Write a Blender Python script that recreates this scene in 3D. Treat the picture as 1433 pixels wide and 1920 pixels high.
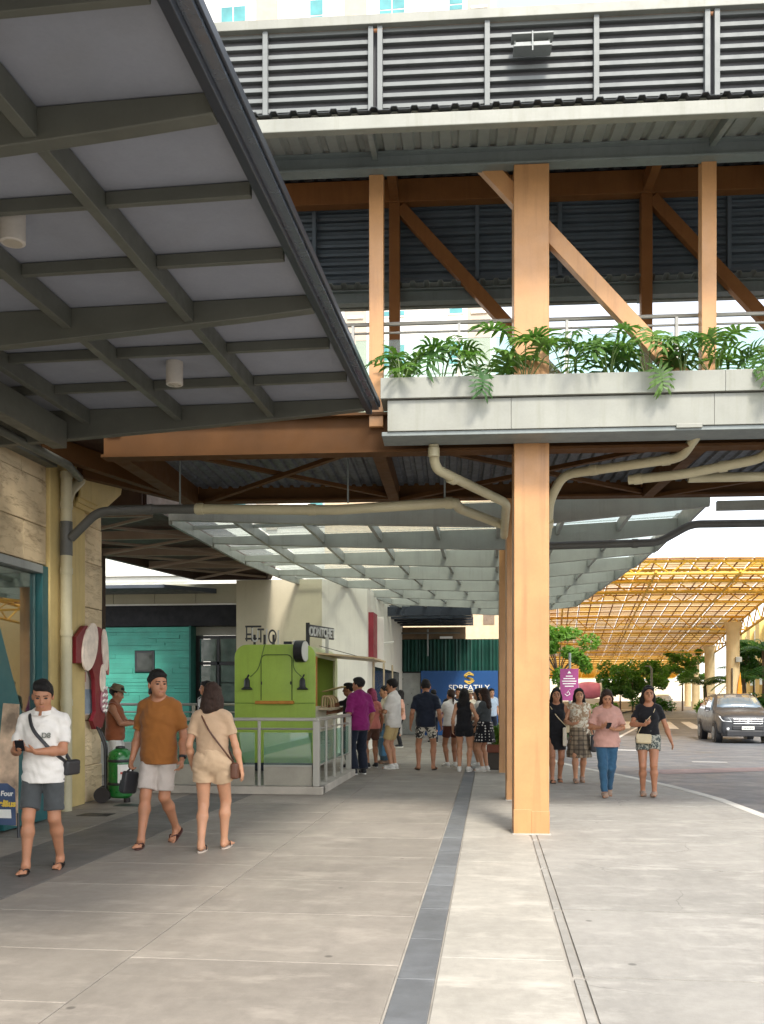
import bpy, bmesh, math, random
import numpy as np
from mathutils import Vector, Matrix
R = math.radians
random.seed(7)
scene = bpy.context.scene
col = scene.collection
for o in list(bpy.data.objects):
    bpy.data.objects.remove(o, do_unlink=True)

# ---------------------------------------------------------------- camera
cam_d = bpy.data.cameras.new('camera')
cam = bpy.data.objects.new('camera', cam_d); col.objects.link(cam)
cam_d.sensor_fit = 'VERTICAL'; cam_d.sensor_height = 24.0
cam_d.lens = 24.0 * 1800 / 1920
cam_d.shift_y = 343 / 1920
cam_d.clip_start = 0.05; cam_d.clip_end = 3000
cam.location = (0, 0, 1.5)
cam.rotation_euler = (R(90), 0, math.atan(202 / 1800))
scene.camera = cam

# ---------------------------------------------------------------- sky, sun, exposure
SUN_EL, SUN_AZ = R(50), R(163)          # azimuth clockwise from +Y: behind the camera, to its right
w = bpy.data.worlds.new('World'); scene.world = w; w.use_nodes = True
nt = w.node_tree; nt.nodes.clear()
sky = nt.nodes.new('ShaderNodeTexSky'); sky.sky_type = 'NISHITA'; sky.sun_disc = False
sky.sun_elevation = SUN_EL; sky.sun_rotation = SUN_AZ
sky.air_density = 1.0; sky.dust_density = 1.5; sky.ozone_density = 1.0
hs = nt.nodes.new('ShaderNodeHueSaturation'); hs.inputs['Saturation'].default_value = 0.30
bg = nt.nodes.new('ShaderNodeBackground'); bg.inputs['Strength'].default_value = 0.15
wo = nt.nodes.new('ShaderNodeOutputWorld')
nt.links.new(sky.outputs[0], hs.inputs['Color']); nt.links.new(hs.outputs[0], bg.inputs['Color']); nt.links.new(bg.outputs[0], wo.inputs['Surface'])
sd = bpy.data.lights.new('sun', 'SUN'); sd.energy = 1.5; sd.angle = R(11); sd.color = (1.0, 0.94, 0.84)
sun = bpy.data.objects.new('sun', sd); col.objects.link(sun)
sdir = Vector((math.sin(SUN_AZ) * math.cos(SUN_EL), math.cos(SUN_AZ) * math.cos(SUN_EL), math.sin(SUN_EL)))
sun.rotation_euler = sdir.to_track_quat('Z', 'Y').to_euler(); sun.location = sdir * 60
vs = scene.view_settings
vs.view_transform = 'Standard'; vs.look = 'None'; vs.gamma = 1.0; vs.use_curve_mapping = False
vs.exposure = 1.55
scene.render.engine = 'CYCLES'
scene.cycles.max_bounces = 8; scene.cycles.diffuse_bounces = 5; scene.cycles.transparent_max_bounces = 16
scene.cycles.use_denoising = True
scene.cycles.sample_clamp_indirect = 6

# ---------------------------------------------------------------- materials
MATS = {}
def nodes_of(name):
    m = bpy.data.materials.new(name); m.use_nodes = True
    nt = m.node_tree; b = nt.nodes['Principled BSDF']
    MATS[name] = m
    return m, nt, b
def N(nt, t, **kw):
    n = nt.nodes.new(t)
    for k, v in kw.items():
        if k in n.inputs.keys() if isinstance(k, str) else False: n.inputs[k].default_value = v
        else: setattr(n, k, v)
    return n
def L(nt, a, b): nt.links.new(a, b)
def c4(c): return (c[0], c[1], c[2], 1.0)
def coords(nt, space):
    if space == 'W':
        return nt.nodes.new('ShaderNodeNewGeometry').outputs['Position']
    return nt.nodes.new('ShaderNodeTexCoord').outputs['Object']
def noise(nt, vec, scale, detail=4, rough=.55, stretch=None, dist=0.0):
    if stretch:
        mp = nt.nodes.new('ShaderNodeMapping'); mp.inputs['Scale'].default_value = stretch
        L(nt, vec, mp.inputs['Vector']); vec = mp.outputs[0]
    n = nt.nodes.new('ShaderNodeTexNoise'); n.inputs['Scale'].default_value = scale
    n.inputs['Detail'].default_value = detail; n.inputs['Roughness'].default_value = rough; n.inputs['Distortion'].default_value = dist
    L(nt, vec, n.inputs['Vector'])
    return n.outputs['Fac']
def ramp(nt, fac, stops):
    r = nt.nodes.new('ShaderNodeValToRGB'); e = r.color_ramp.elements
    while len(e) < len(stops): e.new(0.5)
    for el, (p, c) in zip(e, stops):
        el.position = p; el.color = c4(c) if hasattr(c, '__len__') else (c, c, c, 1)
    L(nt, fac, r.inputs['Fac'])
    return r.outputs['Color']
def mixc(nt, fac, a, b, mode='MIX'):
    m = nt.nodes.new('ShaderNodeMix'); m.data_type = 'RGBA'; m.blend_type = mode
    for s, v in ((m.inputs[0], fac), (m.inputs[6], a), (m.inputs[7], b)):
        if hasattr(v, 'is_output'): L(nt, v, s)
        elif s.type == 'VALUE': s.default_value = v
        else: s.default_value = c4(v)
    return m.outputs[2]
def bump(nt, b, h, strength=.2, dist=.01):
    n = nt.nodes.new('ShaderNodeBump'); n.inputs['Strength'].default_value = strength; n.inputs['Distance'].default_value = dist
    L(nt, h, n.inputs['Height']); L(nt, n.outputs[0], b.inputs['Normal'])
def mul(c, k): return tuple(min(1, x * k) for x in c)
def mat(name, c, rough=.6, metal=0.0, var=.15, vs=2.5, fine=.06, fs=45, bmp=0.0, bs=60, dirt=0.0, dirtc=(.05, .045, .035), streak=False, space='W', rand=0.0, spec=.5, coat=0.0):
    if name in MATS: return MATS[name]
    m, nt, b = nodes_of(name)
    v = coords(nt, space)
    base = ramp(nt, noise(nt, v, vs), [(.3, mul(c, 1 - var)), (.7, mul(c, 1 + var))])
    if fine: base = mixc(nt, 1.0, base, ramp(nt, noise(nt, v, fs, 2), [(.25, 1 - fine), (.75, 1 + 0 * fine)]), 'MULTIPLY')
    if dirt:
        st = (6, 6, .35) if streak else None
        f = ramp(nt, noise(nt, v, 1.6 if streak else 1.1, 6, .65, st), [(.52, 0.0), (.75, dirt)])
        base = mixc(nt, f, base, dirtc)
    if rand:
        oi = nt.nodes.new('ShaderNodeObjectInfo')
        mr = nt.nodes.new('ShaderNodeMapRange'); mr.inputs[3].default_value = 1 - rand; mr.inputs[4].default_value = 1 + rand * .6
        L(nt, oi.outputs['Random'], mr.inputs[0])
        base = mixc(nt, 1.0, base, mr.outputs[0], 'MULTIPLY')
    L(nt, base, b.inputs['Base Color'])
    b.inputs['Metallic'].default_value = metal; b.inputs['Specular IOR Level'].default_value = spec
    b.inputs['Coat Weight'].default_value = coat; b.inputs['Coat Roughness'].default_value = .05
    L(nt, ramp(nt, noise(nt, v, vs * 3), [(.3, max(.02, rough - .08)), (.7, min(1, rough + .1))]), b.inputs['Roughness'])
    if bmp: bump(nt, b, noise(nt, v, bs, 3), bmp, .004)
    return m
def glassmat(name, tint, alpha=.25, rough=.03, refl=None):
    m, nt, b = nodes_of(name)
    nt.nodes.remove(b)
    out = nt.nodes['Material Output']
    tr = N(nt, 'ShaderNodeBsdfTransparent'); tr.inputs[0].default_value = c4(mul(tint, 1))
    gl = N(nt, 'ShaderNodeBsdfGlossy'); gl.inputs['Roughness'].default_value = rough
    df = N(nt, 'ShaderNodeBsdfTranslucent'); df.inputs[0].default_value = c4(mul(tint, .9))
    m1 = N(nt, 'ShaderNodeMixShader'); m1.inputs[0].default_value = alpha
    L(nt, tr.outputs[0], m1.inputs[1]); L(nt, df.outputs[0], m1.inputs[2])
    m2 = N(nt, 'ShaderNodeMixShader')
    if refl is None:
        fr = N(nt, 'ShaderNodeFresnel'); fr.inputs[0].default_value = 1.45; L(nt, fr.outputs[0], m2.inputs[0])
    else: m2.inputs[0].default_value = refl
    L(nt, m1.outputs[0], m2.inputs[1]); L(nt, gl.outputs[0], m2.inputs[2]); L(nt, m2.outputs[0], out.inputs['Surface'])
    return m

# ---------------------------------------------------------------- mesh helpers
def tag(o, label=None, cat=None, group=None, kind=None):
    if label: o['label'] = label
    if cat: o['category'] = cat
    if group: o['group'] = group
    if kind: o['kind'] = kind
    return o
def empty(name, loc=(0, 0, 0), rz=0.0):
    o = bpy.data.objects.new(name, None); col.objects.link(o)
    o.location = loc; o.rotation_euler = (0, 0, rz); o.empty_display_size = .2
    return o
def link(name, me, parent=None, loc=None):
    o = bpy.data.objects.new(name, me); col.objects.link(o)
    if parent: o.parent = parent
    if loc is not None: o.location = loc
    return o
class MB:
    def __init__(s): s.v = []; s.f = []
    def add(s, vs, fs):
        n = len(s.v); s.v += [tuple(p) for p in vs]; s.f += [tuple(i + n for i in f) for f in fs]
        return s
    def box(s, x0, x1, y0, y1, z0, z1):
        return s.add([(x, y, z) for z in (z0, z1) for y in (y0, y1) for x in (x0, x1)],
                     [(0, 2, 3, 1), (4, 5, 7, 6), (0, 1, 5, 4), (2, 6, 7, 3), (0, 4, 6, 2), (1, 3, 7, 5)])
    def beam(s, p, q, wd, ht, up=(0, 0, 1), wd2=None, ht2=None):
        p, q = Vector(p), Vector(q); d = (q - p).normalized(); up = Vector(up)
        sx = d.cross(up)
        if sx.length < 1e-4: sx = d.cross(Vector((0, 1, 0)))
        sx.normalize(); uz = sx.cross(d).normalized()
        vs = []
        for c, a, b in ((p, wd, ht), (q, wd2 or wd, ht2 or ht)):
            vs += [c + sx * a / 2 * i + uz * b / 2 * j for i, j in ((-1, -1), (1, -1), (1, 1), (-1, 1))]
        return s.add(vs, [(0, 1, 2, 3), (7, 6, 5, 4), (0, 4, 5, 1), (1, 5, 6, 2), (2, 6, 7, 3), (3, 7, 4, 0)])
    def ibeam(s, p, q, wd, ht, tf=.018, tw=.012, up=(0, 0, 1)):
        p, q, u = Vector(p), Vector(q), Vector(up)
        d = (q - p).normalized(); sx = d.cross(u).normalized(); u = sx.cross(d)
        s.beam(p + u * (ht / 2 - tf / 2), q + u * (ht / 2 - tf / 2), wd, tf, u)
        s.beam(p - u * (ht / 2 - tf / 2), q - u * (ht / 2 - tf / 2), wd, tf, u)
        return s.beam(p, q, tw, ht - 2 * tf, u)
    def prism(s, poly, axis, a, b):
        # poly: list of 2D points in the two other axes, extruded along axis from a to b
        def P(u, v, t): return {'x': (t, u, v), 'y': (u, t, v), 'z': (u, v, t)}[axis]
        n = len(poly)
        vs = [P(u, v, a) for u, v in poly] + [P(u, v, b) for u, v in poly]
        return s.add(vs, [tuple(range(n - 1, -1, -1)), tuple(range(n, 2 * n))] + [(i, (i + 1) % n, (i + 1) % n + n, i + n) for i in range(n)])
    def tube(s, path, r, n=10, cap=True, radii=None):
        path = [Vector(p) for p in path]; k = len(path); rings = []
        u = None
        for i, p in enumerate(path):
            d = (path[min(i + 1, k - 1)] - path[max(i - 1, 0)]).normalized()
            if u is None:
                u = d.cross(Vector((0, 0, 1)))
                if u.length < 1e-3: u = d.cross(Vector((0, 1, 0)))
            u = (u - d * u.dot(d)).normalized(); v = d.cross(u)
            rr = radii[i] if radii else r
            rings.append([p + (u * math.cos(2 * math.pi * j / n) + v * math.sin(2 * math.pi * j / n)) * rr for j in range(n)])
        fs = []
        for i in range(k - 1):
            for j in range(n):
                fs.append((i * n + j, i * n + (j + 1) % n, (i + 1) * n + (j + 1) % n, (i + 1) * n + j))
        if cap: fs += [tuple(range(n - 1, -1, -1)), tuple(range((k - 1) * n, k * n))]
        return s.add([p for r_ in rings for p in r_], fs)
    def lathe(s, prof, c=(0, 0, 0), n=20):
        # prof: (radius, z)
        vs = [(c[0] + r * math.cos(2 * math.pi * j / n), c[1] + r * math.sin(2 * math.pi * j / n), c[2] + z) for r, z in prof for j in range(n)]
        fs = [(i * n + j, i * n + (j + 1) % n, (i + 1) * n + (j + 1) % n, (i + 1) * n + j) for i in range(len(prof) - 1) for j in range(n)]
        fs += [tuple(range(n - 1, -1, -1)), tuple(range((len(prof) - 1) * n, len(prof) * n))]
        return s.add(vs, fs)
    def mesh(s, name, m, smooth=False):
        me = bpy.data.meshes.new(name); me.from_pydata(s.v, [], s.f); me.update()
        bm = bmesh.new(); bm.from_mesh(me); bmesh.ops.recalc_face_normals(bm, faces=bm.faces); bm.to_mesh(me); bm.free()
        if m: me.materials.append(m)
        if smooth:
            me.polygons.foreach_set('use_smooth', [True] * len(me.polygons))
            try: me.set_sharp_from_angle(angle=R(40))
            except Exception: pass
        return me
    def build(s, name, m, parent=None, smooth=False, bev=0.0, loc=None):
        o = link(name, s.mesh(name, m, smooth), parent, loc)
        if bev:
            md = o.modifiers.new('bevel', 'BEVEL'); md.width = bev; md.segments = 2; md.limit_method = 'ANGLE'; md.angle_limit = R(50)
        return o
def arc(c, r, a0, a1, n, plane='xz'):
    out = []
    for i in range(n + 1):
        a = a0 + (a1 - a0) * i / n
        u, v = r * math.cos(a), r * math.sin(a)
        out.append({'xz': (c[0] + u, c[1], c[2] + v), 'xy': (c[0] + u, c[1] + v, c[2]), 'yz': (c[0], c[1] + u, c[2] + v)}[plane])
    return out
def fillet(pts, r=.12, n=5):
    # round the corners of a polyline
    pts = [Vector(p) for p in pts]; out = [pts[0]]
    for a, b, c in zip(pts, pts[1:], pts[2:]):
        d1 = (a - b).normalized(); d2 = (c - b).normalized()
        rr = min(r, (a - b).length * .45, (c - b).length * .45)
        p, q = b + d1 * rr, b + d2 * rr
        for i in range(n + 1):
            t = i / n; out.append(p * (1 - t) ** 2 + b * 2 * t * (1 - t) + q * t * t)
    return out + [pts[-1]]
def text(name, body, size, m, parent, loc, rot, depth=.006, align='CENTER', sx=1.0, bold=0.0):
    cu = bpy.data.curves.new(name, 'FONT'); cu.body = body; cu.size = size; cu.extrude = depth; cu.align_x = align; cu.offset = bold
    cu.materials.append(m)
    o = bpy.data.objects.new(name, cu); col.objects.link(o); o.parent = parent
    me = bpy.data.meshes.new_from_object(o); bpy.data.objects.remove(o); o = link(name, me, parent)
    o.location = loc; o.rotation_euler = rot; o.scale = (sx, 1, 1)
    return o
# ---------------------------------------------------------------- materials of the place
def floor_mat(name, c, rand=.07, spots=True, crack=False, rough=.55, var=.15):
    m, nt, b = nodes_of(name); v = coords(nt, 'W')
    base = ramp(nt, noise(nt, v, .9, 6, .6), [(.3, mul(c, 1 - var)), (.72, mul(c, 1 + var))])
    base = mixc(nt, 1.0, base, ramp(nt, noise(nt, v, 9, 6, .7), [(.3, .80), (.7, 1.0)]), 'MULTIPLY')
    base = mixc(nt, 1.0, base, ramp(nt, noise(nt, v, 160, 2, .6), [(.3, .9), (.7, 1.0)]), 'MULTIPLY')
    f = ramp(nt, noise(nt, v, 2.2, 7, .72, (1, .35, 1)), [(.48, 0.0), (.70, .75)]); base = mixc(nt, f, base, mul(c, .62))
    f = ramp(nt, noise(nt, v, 3.1, 6, .7, (.5, 1, 1)), [(.52, 0.0), (.70, .65)]); base = mixc(nt, f, base, mul(c, 1.35))
    f = ramp(nt, noise(nt, v, .45, 3, .6), [(.4, 0.0), (.65, .35)]); base = mixc(nt, f, base, mul(c, .74))
    if spots:
        vo = N(nt, 'ShaderNodeTexVoronoi'); vo.inputs['Scale'].default_value = 1.7; L(nt, v, vo.inputs['Vector'])
        f = ramp(nt, vo.outputs['Distance'], [(.030, .75), (.048, 0.0)]); base = mixc(nt, f, base, mul(c, .3))
    if crack:
        mp = N(nt, 'ShaderNodeMixRGB'); mp.blend_type = 'ADD'; mp.inputs[0].default_value = .35
        nn = N(nt, 'ShaderNodeTexNoise'); nn.inputs['Scale'].default_value = 2.4; nn.inputs['Detail'].default_value = 6; L(nt, v, nn.inputs['Vector'])
        L(nt, v, mp.inputs[1]); L(nt, nn.outputs['Color'], mp.inputs[2])
        vo = N(nt, 'ShaderNodeTexVoronoi', feature='DISTANCE_TO_EDGE'); vo.inputs['Scale'].default_value = .55; L(nt, mp.outputs[0], vo.inputs['Vector'])
        msk = ramp(nt, noise(nt, v, .6, 2), [(.45, 0.0), (.55, 1.0)])
        f = mixc(nt, 1.0, ramp(nt, vo.outputs['Distance'], [(.0015, .6), (.004, 0.0)]), msk, 'MULTIPLY'); base = mixc(nt, f, base, mul(c, .28))
    if rand:
        oi = N(nt, 'ShaderNodeObjectInfo'); mr = N(nt, 'ShaderNodeMapRange'); mr.inputs[3].default_value = 1 - rand; mr.inputs[4].default_value = 1 + rand * .7
        L(nt, oi.outputs['Random'], mr.inputs[0]); base = mixc(nt, 1.0, base, mr.outputs[0], 'MULTIPLY')
    L(nt, base, b.inputs['Base Color'])
    L(nt, ramp(nt, noise(nt, v, 1.7, 5, .65), [(.3, rough - .14), (.7, rough + .16)]), b.inputs['Roughness'])
    b.inputs['Specular IOR Level'].default_value = .4
    bump(nt, b, noise(nt, v, 70, 4, .7), .12, .004)
    return m
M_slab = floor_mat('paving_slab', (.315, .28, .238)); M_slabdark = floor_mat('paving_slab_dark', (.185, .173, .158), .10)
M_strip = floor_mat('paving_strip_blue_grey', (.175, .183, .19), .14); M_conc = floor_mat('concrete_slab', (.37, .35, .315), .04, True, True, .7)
M_pale = floor_mat('concrete_pale', (.44, .41, .355), .04, True, False, .7); M_joint = mat('joint_mortar', (.38, .35, .305), .8)
M_kerb = mat('kerb_concrete', (.56, .54, .49), .8, bmp=.2, dirt=.3, rand=.1); M_asphalt = floor_mat('asphalt', (.155, .165, .18), 0, True, True, .5, .2)
M_paint = mat('road_paint', (.72, .71, .68), .6, dirt=.5, dirtc=(.2, .2, .2)); M_earth = mat('earth', (.16, .13, .09), .9)
mat('rubber_dark', (.02, .015, .013), .7, space='O'); mat('rubber_maroon', (.06, .018, .014), .6, space='O')
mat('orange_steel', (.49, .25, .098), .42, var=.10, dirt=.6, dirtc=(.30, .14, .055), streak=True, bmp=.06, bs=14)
mat('shaded_orange_steel', (.33, .135, .045), .5, var=.12, dirt=.3, dirtc=(.12, .05, .02), streak=True, spec=.25); mat('deep_shade_orange_steel', (.088, .038, .011), .65, var=.15, spec=.2)  # orange steel copies with under-bridge and rear-truss shade put into the colour
mat('green_grey_steel', (.098, .10, .082), .45, var=.14, bmp=.05); mat('grey_steel', (.20, .225, .215), .45, var=.12, dirt=.2, streak=True)
mat('pale_steel', (.265, .265, .225), .45, var=.10, dirt=.65, dirtc=(.2, .2, .15), streak=True); mat('light_grey_metal', (.27, .285, .27), .4, var=.08, dirt=.25, streak=True)
mat('blue_black_metal', (.035, .042, .055), .3, metal=.3, var=.03, vs=.2, fine=0); mat('soffit_sheet', (.31, .32, .30), .5, var=.1, dirt=.3, streak=False)
mat('dark_roof', (.05, .055, .06), .6); mat('soffit_panel', (.255, .268, .31), .75, var=.06, dirt=.35, rand=.05, dirtc=(.2, .2, .2))
mat('stainless', (.40, .385, .34), .42, metal=.65, var=.03, vs=.4, fine=0); mat('pvc_cream', (.50, .45, .29), .4, var=.08, dirt=.3, dirtc=(.2, .15, .08)); mat('pvc_grey', (.10, .10, .09), .5)
mat('black_metal', (.018, .018, .02), .45); mat('black_void', (.008, .008, .01), .8)
mat('white_paint', (.74, .72, .66), .6, var=.04, dirt=.2, streak=True, dirtc=(.35, .32, .26))
GL = glassmat('rail_glass', (.80, .93, .90), .10); GLK = glassmat('kiosk_rail_glass', (.66, .82, .76), .10, .02, .17); GLW = glassmat('roof_glass', (.72, .75, .72), .18, .15, .05)

# ---------------------------------------------------------------- ground, road, pavement
g = MB(); g.add([(-900, -300, -.30), (900, -300, -.30), (900, 1500, -.30), (-900, 1500, -.30)], [(0, 1, 2, 3)]); g.build('ground', M_earth)['kind'] = 'structure'
KERB = [(3.55, -30), (3.55, 4), (3.52, 9), (3.45, 12.6), (3.35, 14.5), (3.05, 16.2), (2.56, 18.2), (1.97, 20.1), (1.6, 21.6), (1.42, 23.4), (1.5, 26), (1.8, 30), (2.4, 36), (4.6, 52), (9.5, 80), (16, 105)]
def kerb_x(y):
    for (x0, y0), (x1, y1) in zip(KERB, KERB[1:]):
        if y0 <= y <= y1: return x0 + (x1 - x0) * (y - y0) / (y1 - y0)
    return KERB[-1][0]
g = MB(); ys = list(range(-30, 106, 3))
rt = [(44 if y < 60 else 44 - (y - 60) * .2) for y in ys]
g.add([(kerb_x(y) - .3, y, -.13) for y in ys] + [(r, y, -.13) for y, r in zip(ys, rt)], [(i, i + len(ys), i + 1 + len(ys), i + 1) for i in range(len(ys) - 1)])
road = g.build('road', M_asphalt); road['kind'] = 'structure'
def marking(pts, name='road_marking'):
    m = MB(); m.add([(x, y, -.126) for x, y in pts], [tuple(range(len(pts)))]); return m.build(name, M_paint, road)
for i in range(9):
    x = 6.2 + i * 1.15; marking([(x, 47.5), (x + .55, 47.5), (x + 2.4, 60), (x + 1.85, 60)])
marking([(8.3, 66), (8.7, 66), (17.2, 70), (17.0, 70.3)]); marking([(4.6, 36.5), (4.75, 36.5), (8.0, 52), (7.85, 52)]); marking([(3.2, 29), (4.6, 28.6), (4.8, 28.9), (3.4, 29.3)]); marking([(4.9, 24), (5.7, 23.9), (5.7, 24.05), (4.9, 24.15)])
m = MB(); m.add([(x, y, -.125) for x, y in [(3.6, 20.2), (6.5, 21.6), (6.4, 22.5), (3.1, 21.2)]], [(0, 1, 2, 3)]); m.build('road_patch', floor_mat('worn_red_paint', (.26, .19, .185), 0, True, False, .7, .2), road)
# pavement bed and slabs
m = MB(); yy = [-12, 0, 4, 9, 12.6, 14.5, 16.2, 18.2, 20.1, 21.6, 23.4, 26, 30, 36, 52, 80, 105]
n = len(yy); m.add([(-16, y, -.016) for y in yy] + [(kerb_x(y) - .16, y, -.016) for y in yy] + [(-16, y, -.3) for y in yy] + [(kerb_x(y) - .16, y, -.3) for y in yy],
    [(i, i + n, i + n + 1, i + 1) for i in range(n - 1)] + [(i + n, i + 3 * n, i + 3 * n + 1, i + n + 1) for i in range(n - 1)])
pave = m.build('pavement', M_joint); pave['kind'] = 'structure'
slab_cache = {}
def slab(x0, x1, y0, y1, mt, gap=.004, name='paving_slab'):
    key = (round(x1 - x0, 3), round(y1 - y0, 3), mt.name)
    if key not in slab_cache:
        a, b = (x1 - x0) / 2 - gap / 2, (y1 - y0) / 2 - gap / 2; c = .004
        mm = MB(); mm.add([(sx * a, sy * b, -.02) for sx, sy in ((-1, -1), (1, -1), (1, 1), (-1, 1))] + [(sx * a, sy * b, -c) for sx, sy in ((-1, -1), (1, -1), (1, 1), (-1, 1))] + [(sx * (a - c), sy * (b - c), 0) for sx, sy in ((-1, -1), (1, -1), (1, 1), (-1, 1))],
            [(8, 9, 10, 11)] + [(i, (i + 1) % 4, (i + 1) % 4 + 4, i + 4) for i in range(4)] + [(i + 4, (i + 1) % 4 + 4, (i + 1) % 4 + 8, i + 8) for i in range(4)])
        slab_cache[key] = mm.mesh(name, mt)
    return link(name, slab_cache[key], pave, ((x0 + x1) / 2, (y0 + y1) / 2, random.uniform(-.0012, 0)))
def column_of(x0, x1, step, ph, mt, ya=-2, yb=34.5, gap=.006, name='paving_slab'):
    y = ya + ph
    while y < yb: slab(x0, x1, y, y + step, mt, gap, name); y += step
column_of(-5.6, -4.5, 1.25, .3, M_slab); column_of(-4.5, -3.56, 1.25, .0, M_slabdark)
column_of(-3.56, -2.05, .95, .78, M_slab); column_of(-2.05, -.5, 1.18, .22, M_slab, gap=.005)
column_of(-.49, -.285, .84, .34, M_strip, name='strip_tile'); column_of(-.28, .425, 3.2, 1.1, M_pale)
m = MB()
for y in [i * 1.62 - 2.9 for i in range(21)]:
    a, b = y + .012, y + 1.605
    mm = MB(); mm.prism([(.505, a), (min(kerb_x(a), 20) - .165, a), (min(kerb_x((a + b) / 2), 20) - .165, (a + b) / 2), (kerb_x(b) - .165, b), (.505, b)], 'z', -.02, -.0005); mm.build('concrete_slab', M_conc, pave)
    if y < 18:
        mm = MB(); mm.box(.445, .49, a + .02, b - .02, -.02, -.003); mm.build('drain_cover', M_conc, pave)
mm = MB(); mm.add([(-16, -12, -.008), (-5.61, -12, -.008), (-5.61, 13, -.008), (-5.61, 36, -.008), (-16, 36, -.008)], [(0, 1, 2, 3, 4)]); mm.build('forecourt_sheet', M_slab, pave)
mm = MB(); mm.add([(-16, 34.6, -.006), (1.9, 34.6, -.006), (4.3, 52, -.006), (15.5, 104, -.006), (-16, 104, -.006)], [(0, 1, 2, 3, 4)]); mm.build('far_pavement_sheet', M_slab, pave)
for (x, y) in ((-4.9, 11.55), (-4.85, 12.6)):
    mm = MB(); mm.box(x - .2, x + .2, y - .14, y + .14, -.02, .002); mm.build('floor_hatch', MATS['black_metal'], pave)
y = 2.0
while y < 60:       # kerb stones
    l = .95; a, b = y + .006, y + l; xa, xb = kerb_x(a), kerb_x(b)
    mm = MB(); mm.prism([(xa - .16, a), (xa, a), (xb, b), (xb - .16, b)], 'z', -.26, .004); mm.build('kerb_stone', M_kerb, pave, bev=.012); y += l
# ---------------------------------------------------------------- footbridge across the walkway
BO, SO = MATS['shaded_orange_steel'], MATS['deep_shade_orange_steel']
OR, GG, GS, PS = MATS['orange_steel'], MATS['green_grey_steel'], MATS['grey_steel'], MATS['pale_steel']
BR = empty('footbridge', (0, 10.5, 0), R(2.2)); tag(BR, 'orange steel truss footbridge with louvred top spanning the walkway', 'footbridge')
PX0, PER = -1.24, 3.58
KS = range(0, 4); XA, XB = -4.33, PX0 + 3 * PER + .4; XE = -4.2
for yl in (.1, 3.4):
    for k in KS:
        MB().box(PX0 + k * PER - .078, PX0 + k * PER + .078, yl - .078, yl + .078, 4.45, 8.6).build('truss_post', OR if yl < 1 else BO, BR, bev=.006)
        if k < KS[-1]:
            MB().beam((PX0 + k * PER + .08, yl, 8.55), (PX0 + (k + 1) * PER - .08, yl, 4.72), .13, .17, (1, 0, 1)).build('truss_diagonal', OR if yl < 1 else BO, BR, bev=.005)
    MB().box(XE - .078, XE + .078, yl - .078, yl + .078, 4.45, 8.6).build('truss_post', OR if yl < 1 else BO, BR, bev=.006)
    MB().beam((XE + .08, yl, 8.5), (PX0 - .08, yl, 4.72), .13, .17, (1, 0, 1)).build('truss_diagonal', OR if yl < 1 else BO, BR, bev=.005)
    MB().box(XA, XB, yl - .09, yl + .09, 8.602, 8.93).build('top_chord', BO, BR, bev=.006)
    z0 = 4.16 if yl < 1 else 4.32
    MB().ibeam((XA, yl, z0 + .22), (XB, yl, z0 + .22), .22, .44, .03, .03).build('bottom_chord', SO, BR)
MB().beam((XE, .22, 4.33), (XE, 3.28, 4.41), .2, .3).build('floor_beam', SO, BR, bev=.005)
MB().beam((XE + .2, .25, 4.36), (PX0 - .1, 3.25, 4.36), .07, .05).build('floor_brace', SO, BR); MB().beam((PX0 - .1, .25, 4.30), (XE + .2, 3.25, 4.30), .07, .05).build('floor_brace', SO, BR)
for k in KS:
    x = PX0 + k * PER
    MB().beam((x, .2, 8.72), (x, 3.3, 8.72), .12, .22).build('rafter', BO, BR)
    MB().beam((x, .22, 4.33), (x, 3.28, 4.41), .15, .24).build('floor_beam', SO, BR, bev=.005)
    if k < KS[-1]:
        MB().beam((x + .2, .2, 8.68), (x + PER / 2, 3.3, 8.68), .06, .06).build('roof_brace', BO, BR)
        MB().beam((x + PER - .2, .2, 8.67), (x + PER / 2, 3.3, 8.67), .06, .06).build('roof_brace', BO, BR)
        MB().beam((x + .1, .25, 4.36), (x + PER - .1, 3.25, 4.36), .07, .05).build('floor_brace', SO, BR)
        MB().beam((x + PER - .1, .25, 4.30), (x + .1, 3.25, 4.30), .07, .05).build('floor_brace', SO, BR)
def ribbed(x0, x1, pts, pitch=.2, rib=.06, hgt=.032):
    """trapezoidal sheet: profile along x, swept through the (y, z) points"""
    prof = []; x = x0
    while x < x1:
        prof += [(x, 0), (x + pitch - rib * 1.6, 0), (x + pitch - rib * 1.25, hgt), (x + pitch - rib * .35, hgt)]; x += pitch
    n = len(prof); v = []; f = []
    for y, z in pts: v += [(a, y, z + b) for a, b in prof]
    for j in range(len(pts) - 1): f += [(j * n + i, j * n + i + 1, (j + 1) * n + i + 1, (j + 1) * n + i) for i in range(n - 1)]
    mb = MB(); mb.add(v, f); return mb
def solid(o, t=.004):
    md = o.modifiers.new('thick', 'SOLIDIFY'); md.thickness = t; return o
# deck, walking surface
solid(ribbed(XA, XB, [(.24, 4.505), (3.26, 4.505)], .15, .05).build('deck_sheet', mat('deck_galvanised', (.10, .11, .125), .55, var=.35, vs=9, metal=.2), BR))
MB().box(XA, XB, .215, 3.28, 4.55, 4.62).build('walking_deck', MATS['light_grey_metal'], BR)
# roof and its ridge line
MB().box(XA, XB, .24, 3.6, 8.965, 9.03).build('roof', MATS['dark_roof'], BR)
MB().box(XA, XB, -.14, -.055, 8.765, 8.87).build('roof_fascia', PS, BR, bev=.006)
MB().box(XA, XB, 3.602, 3.68, 8.80, 8.99).build('roof_fascia', PS, BR, bev=.006)
solid(ribbed(XA, XB, [(.2, 8.932), (3.3, 8.932)], .2).build('ceiling_sheet', MATS['dark_roof'], BR))
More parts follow.
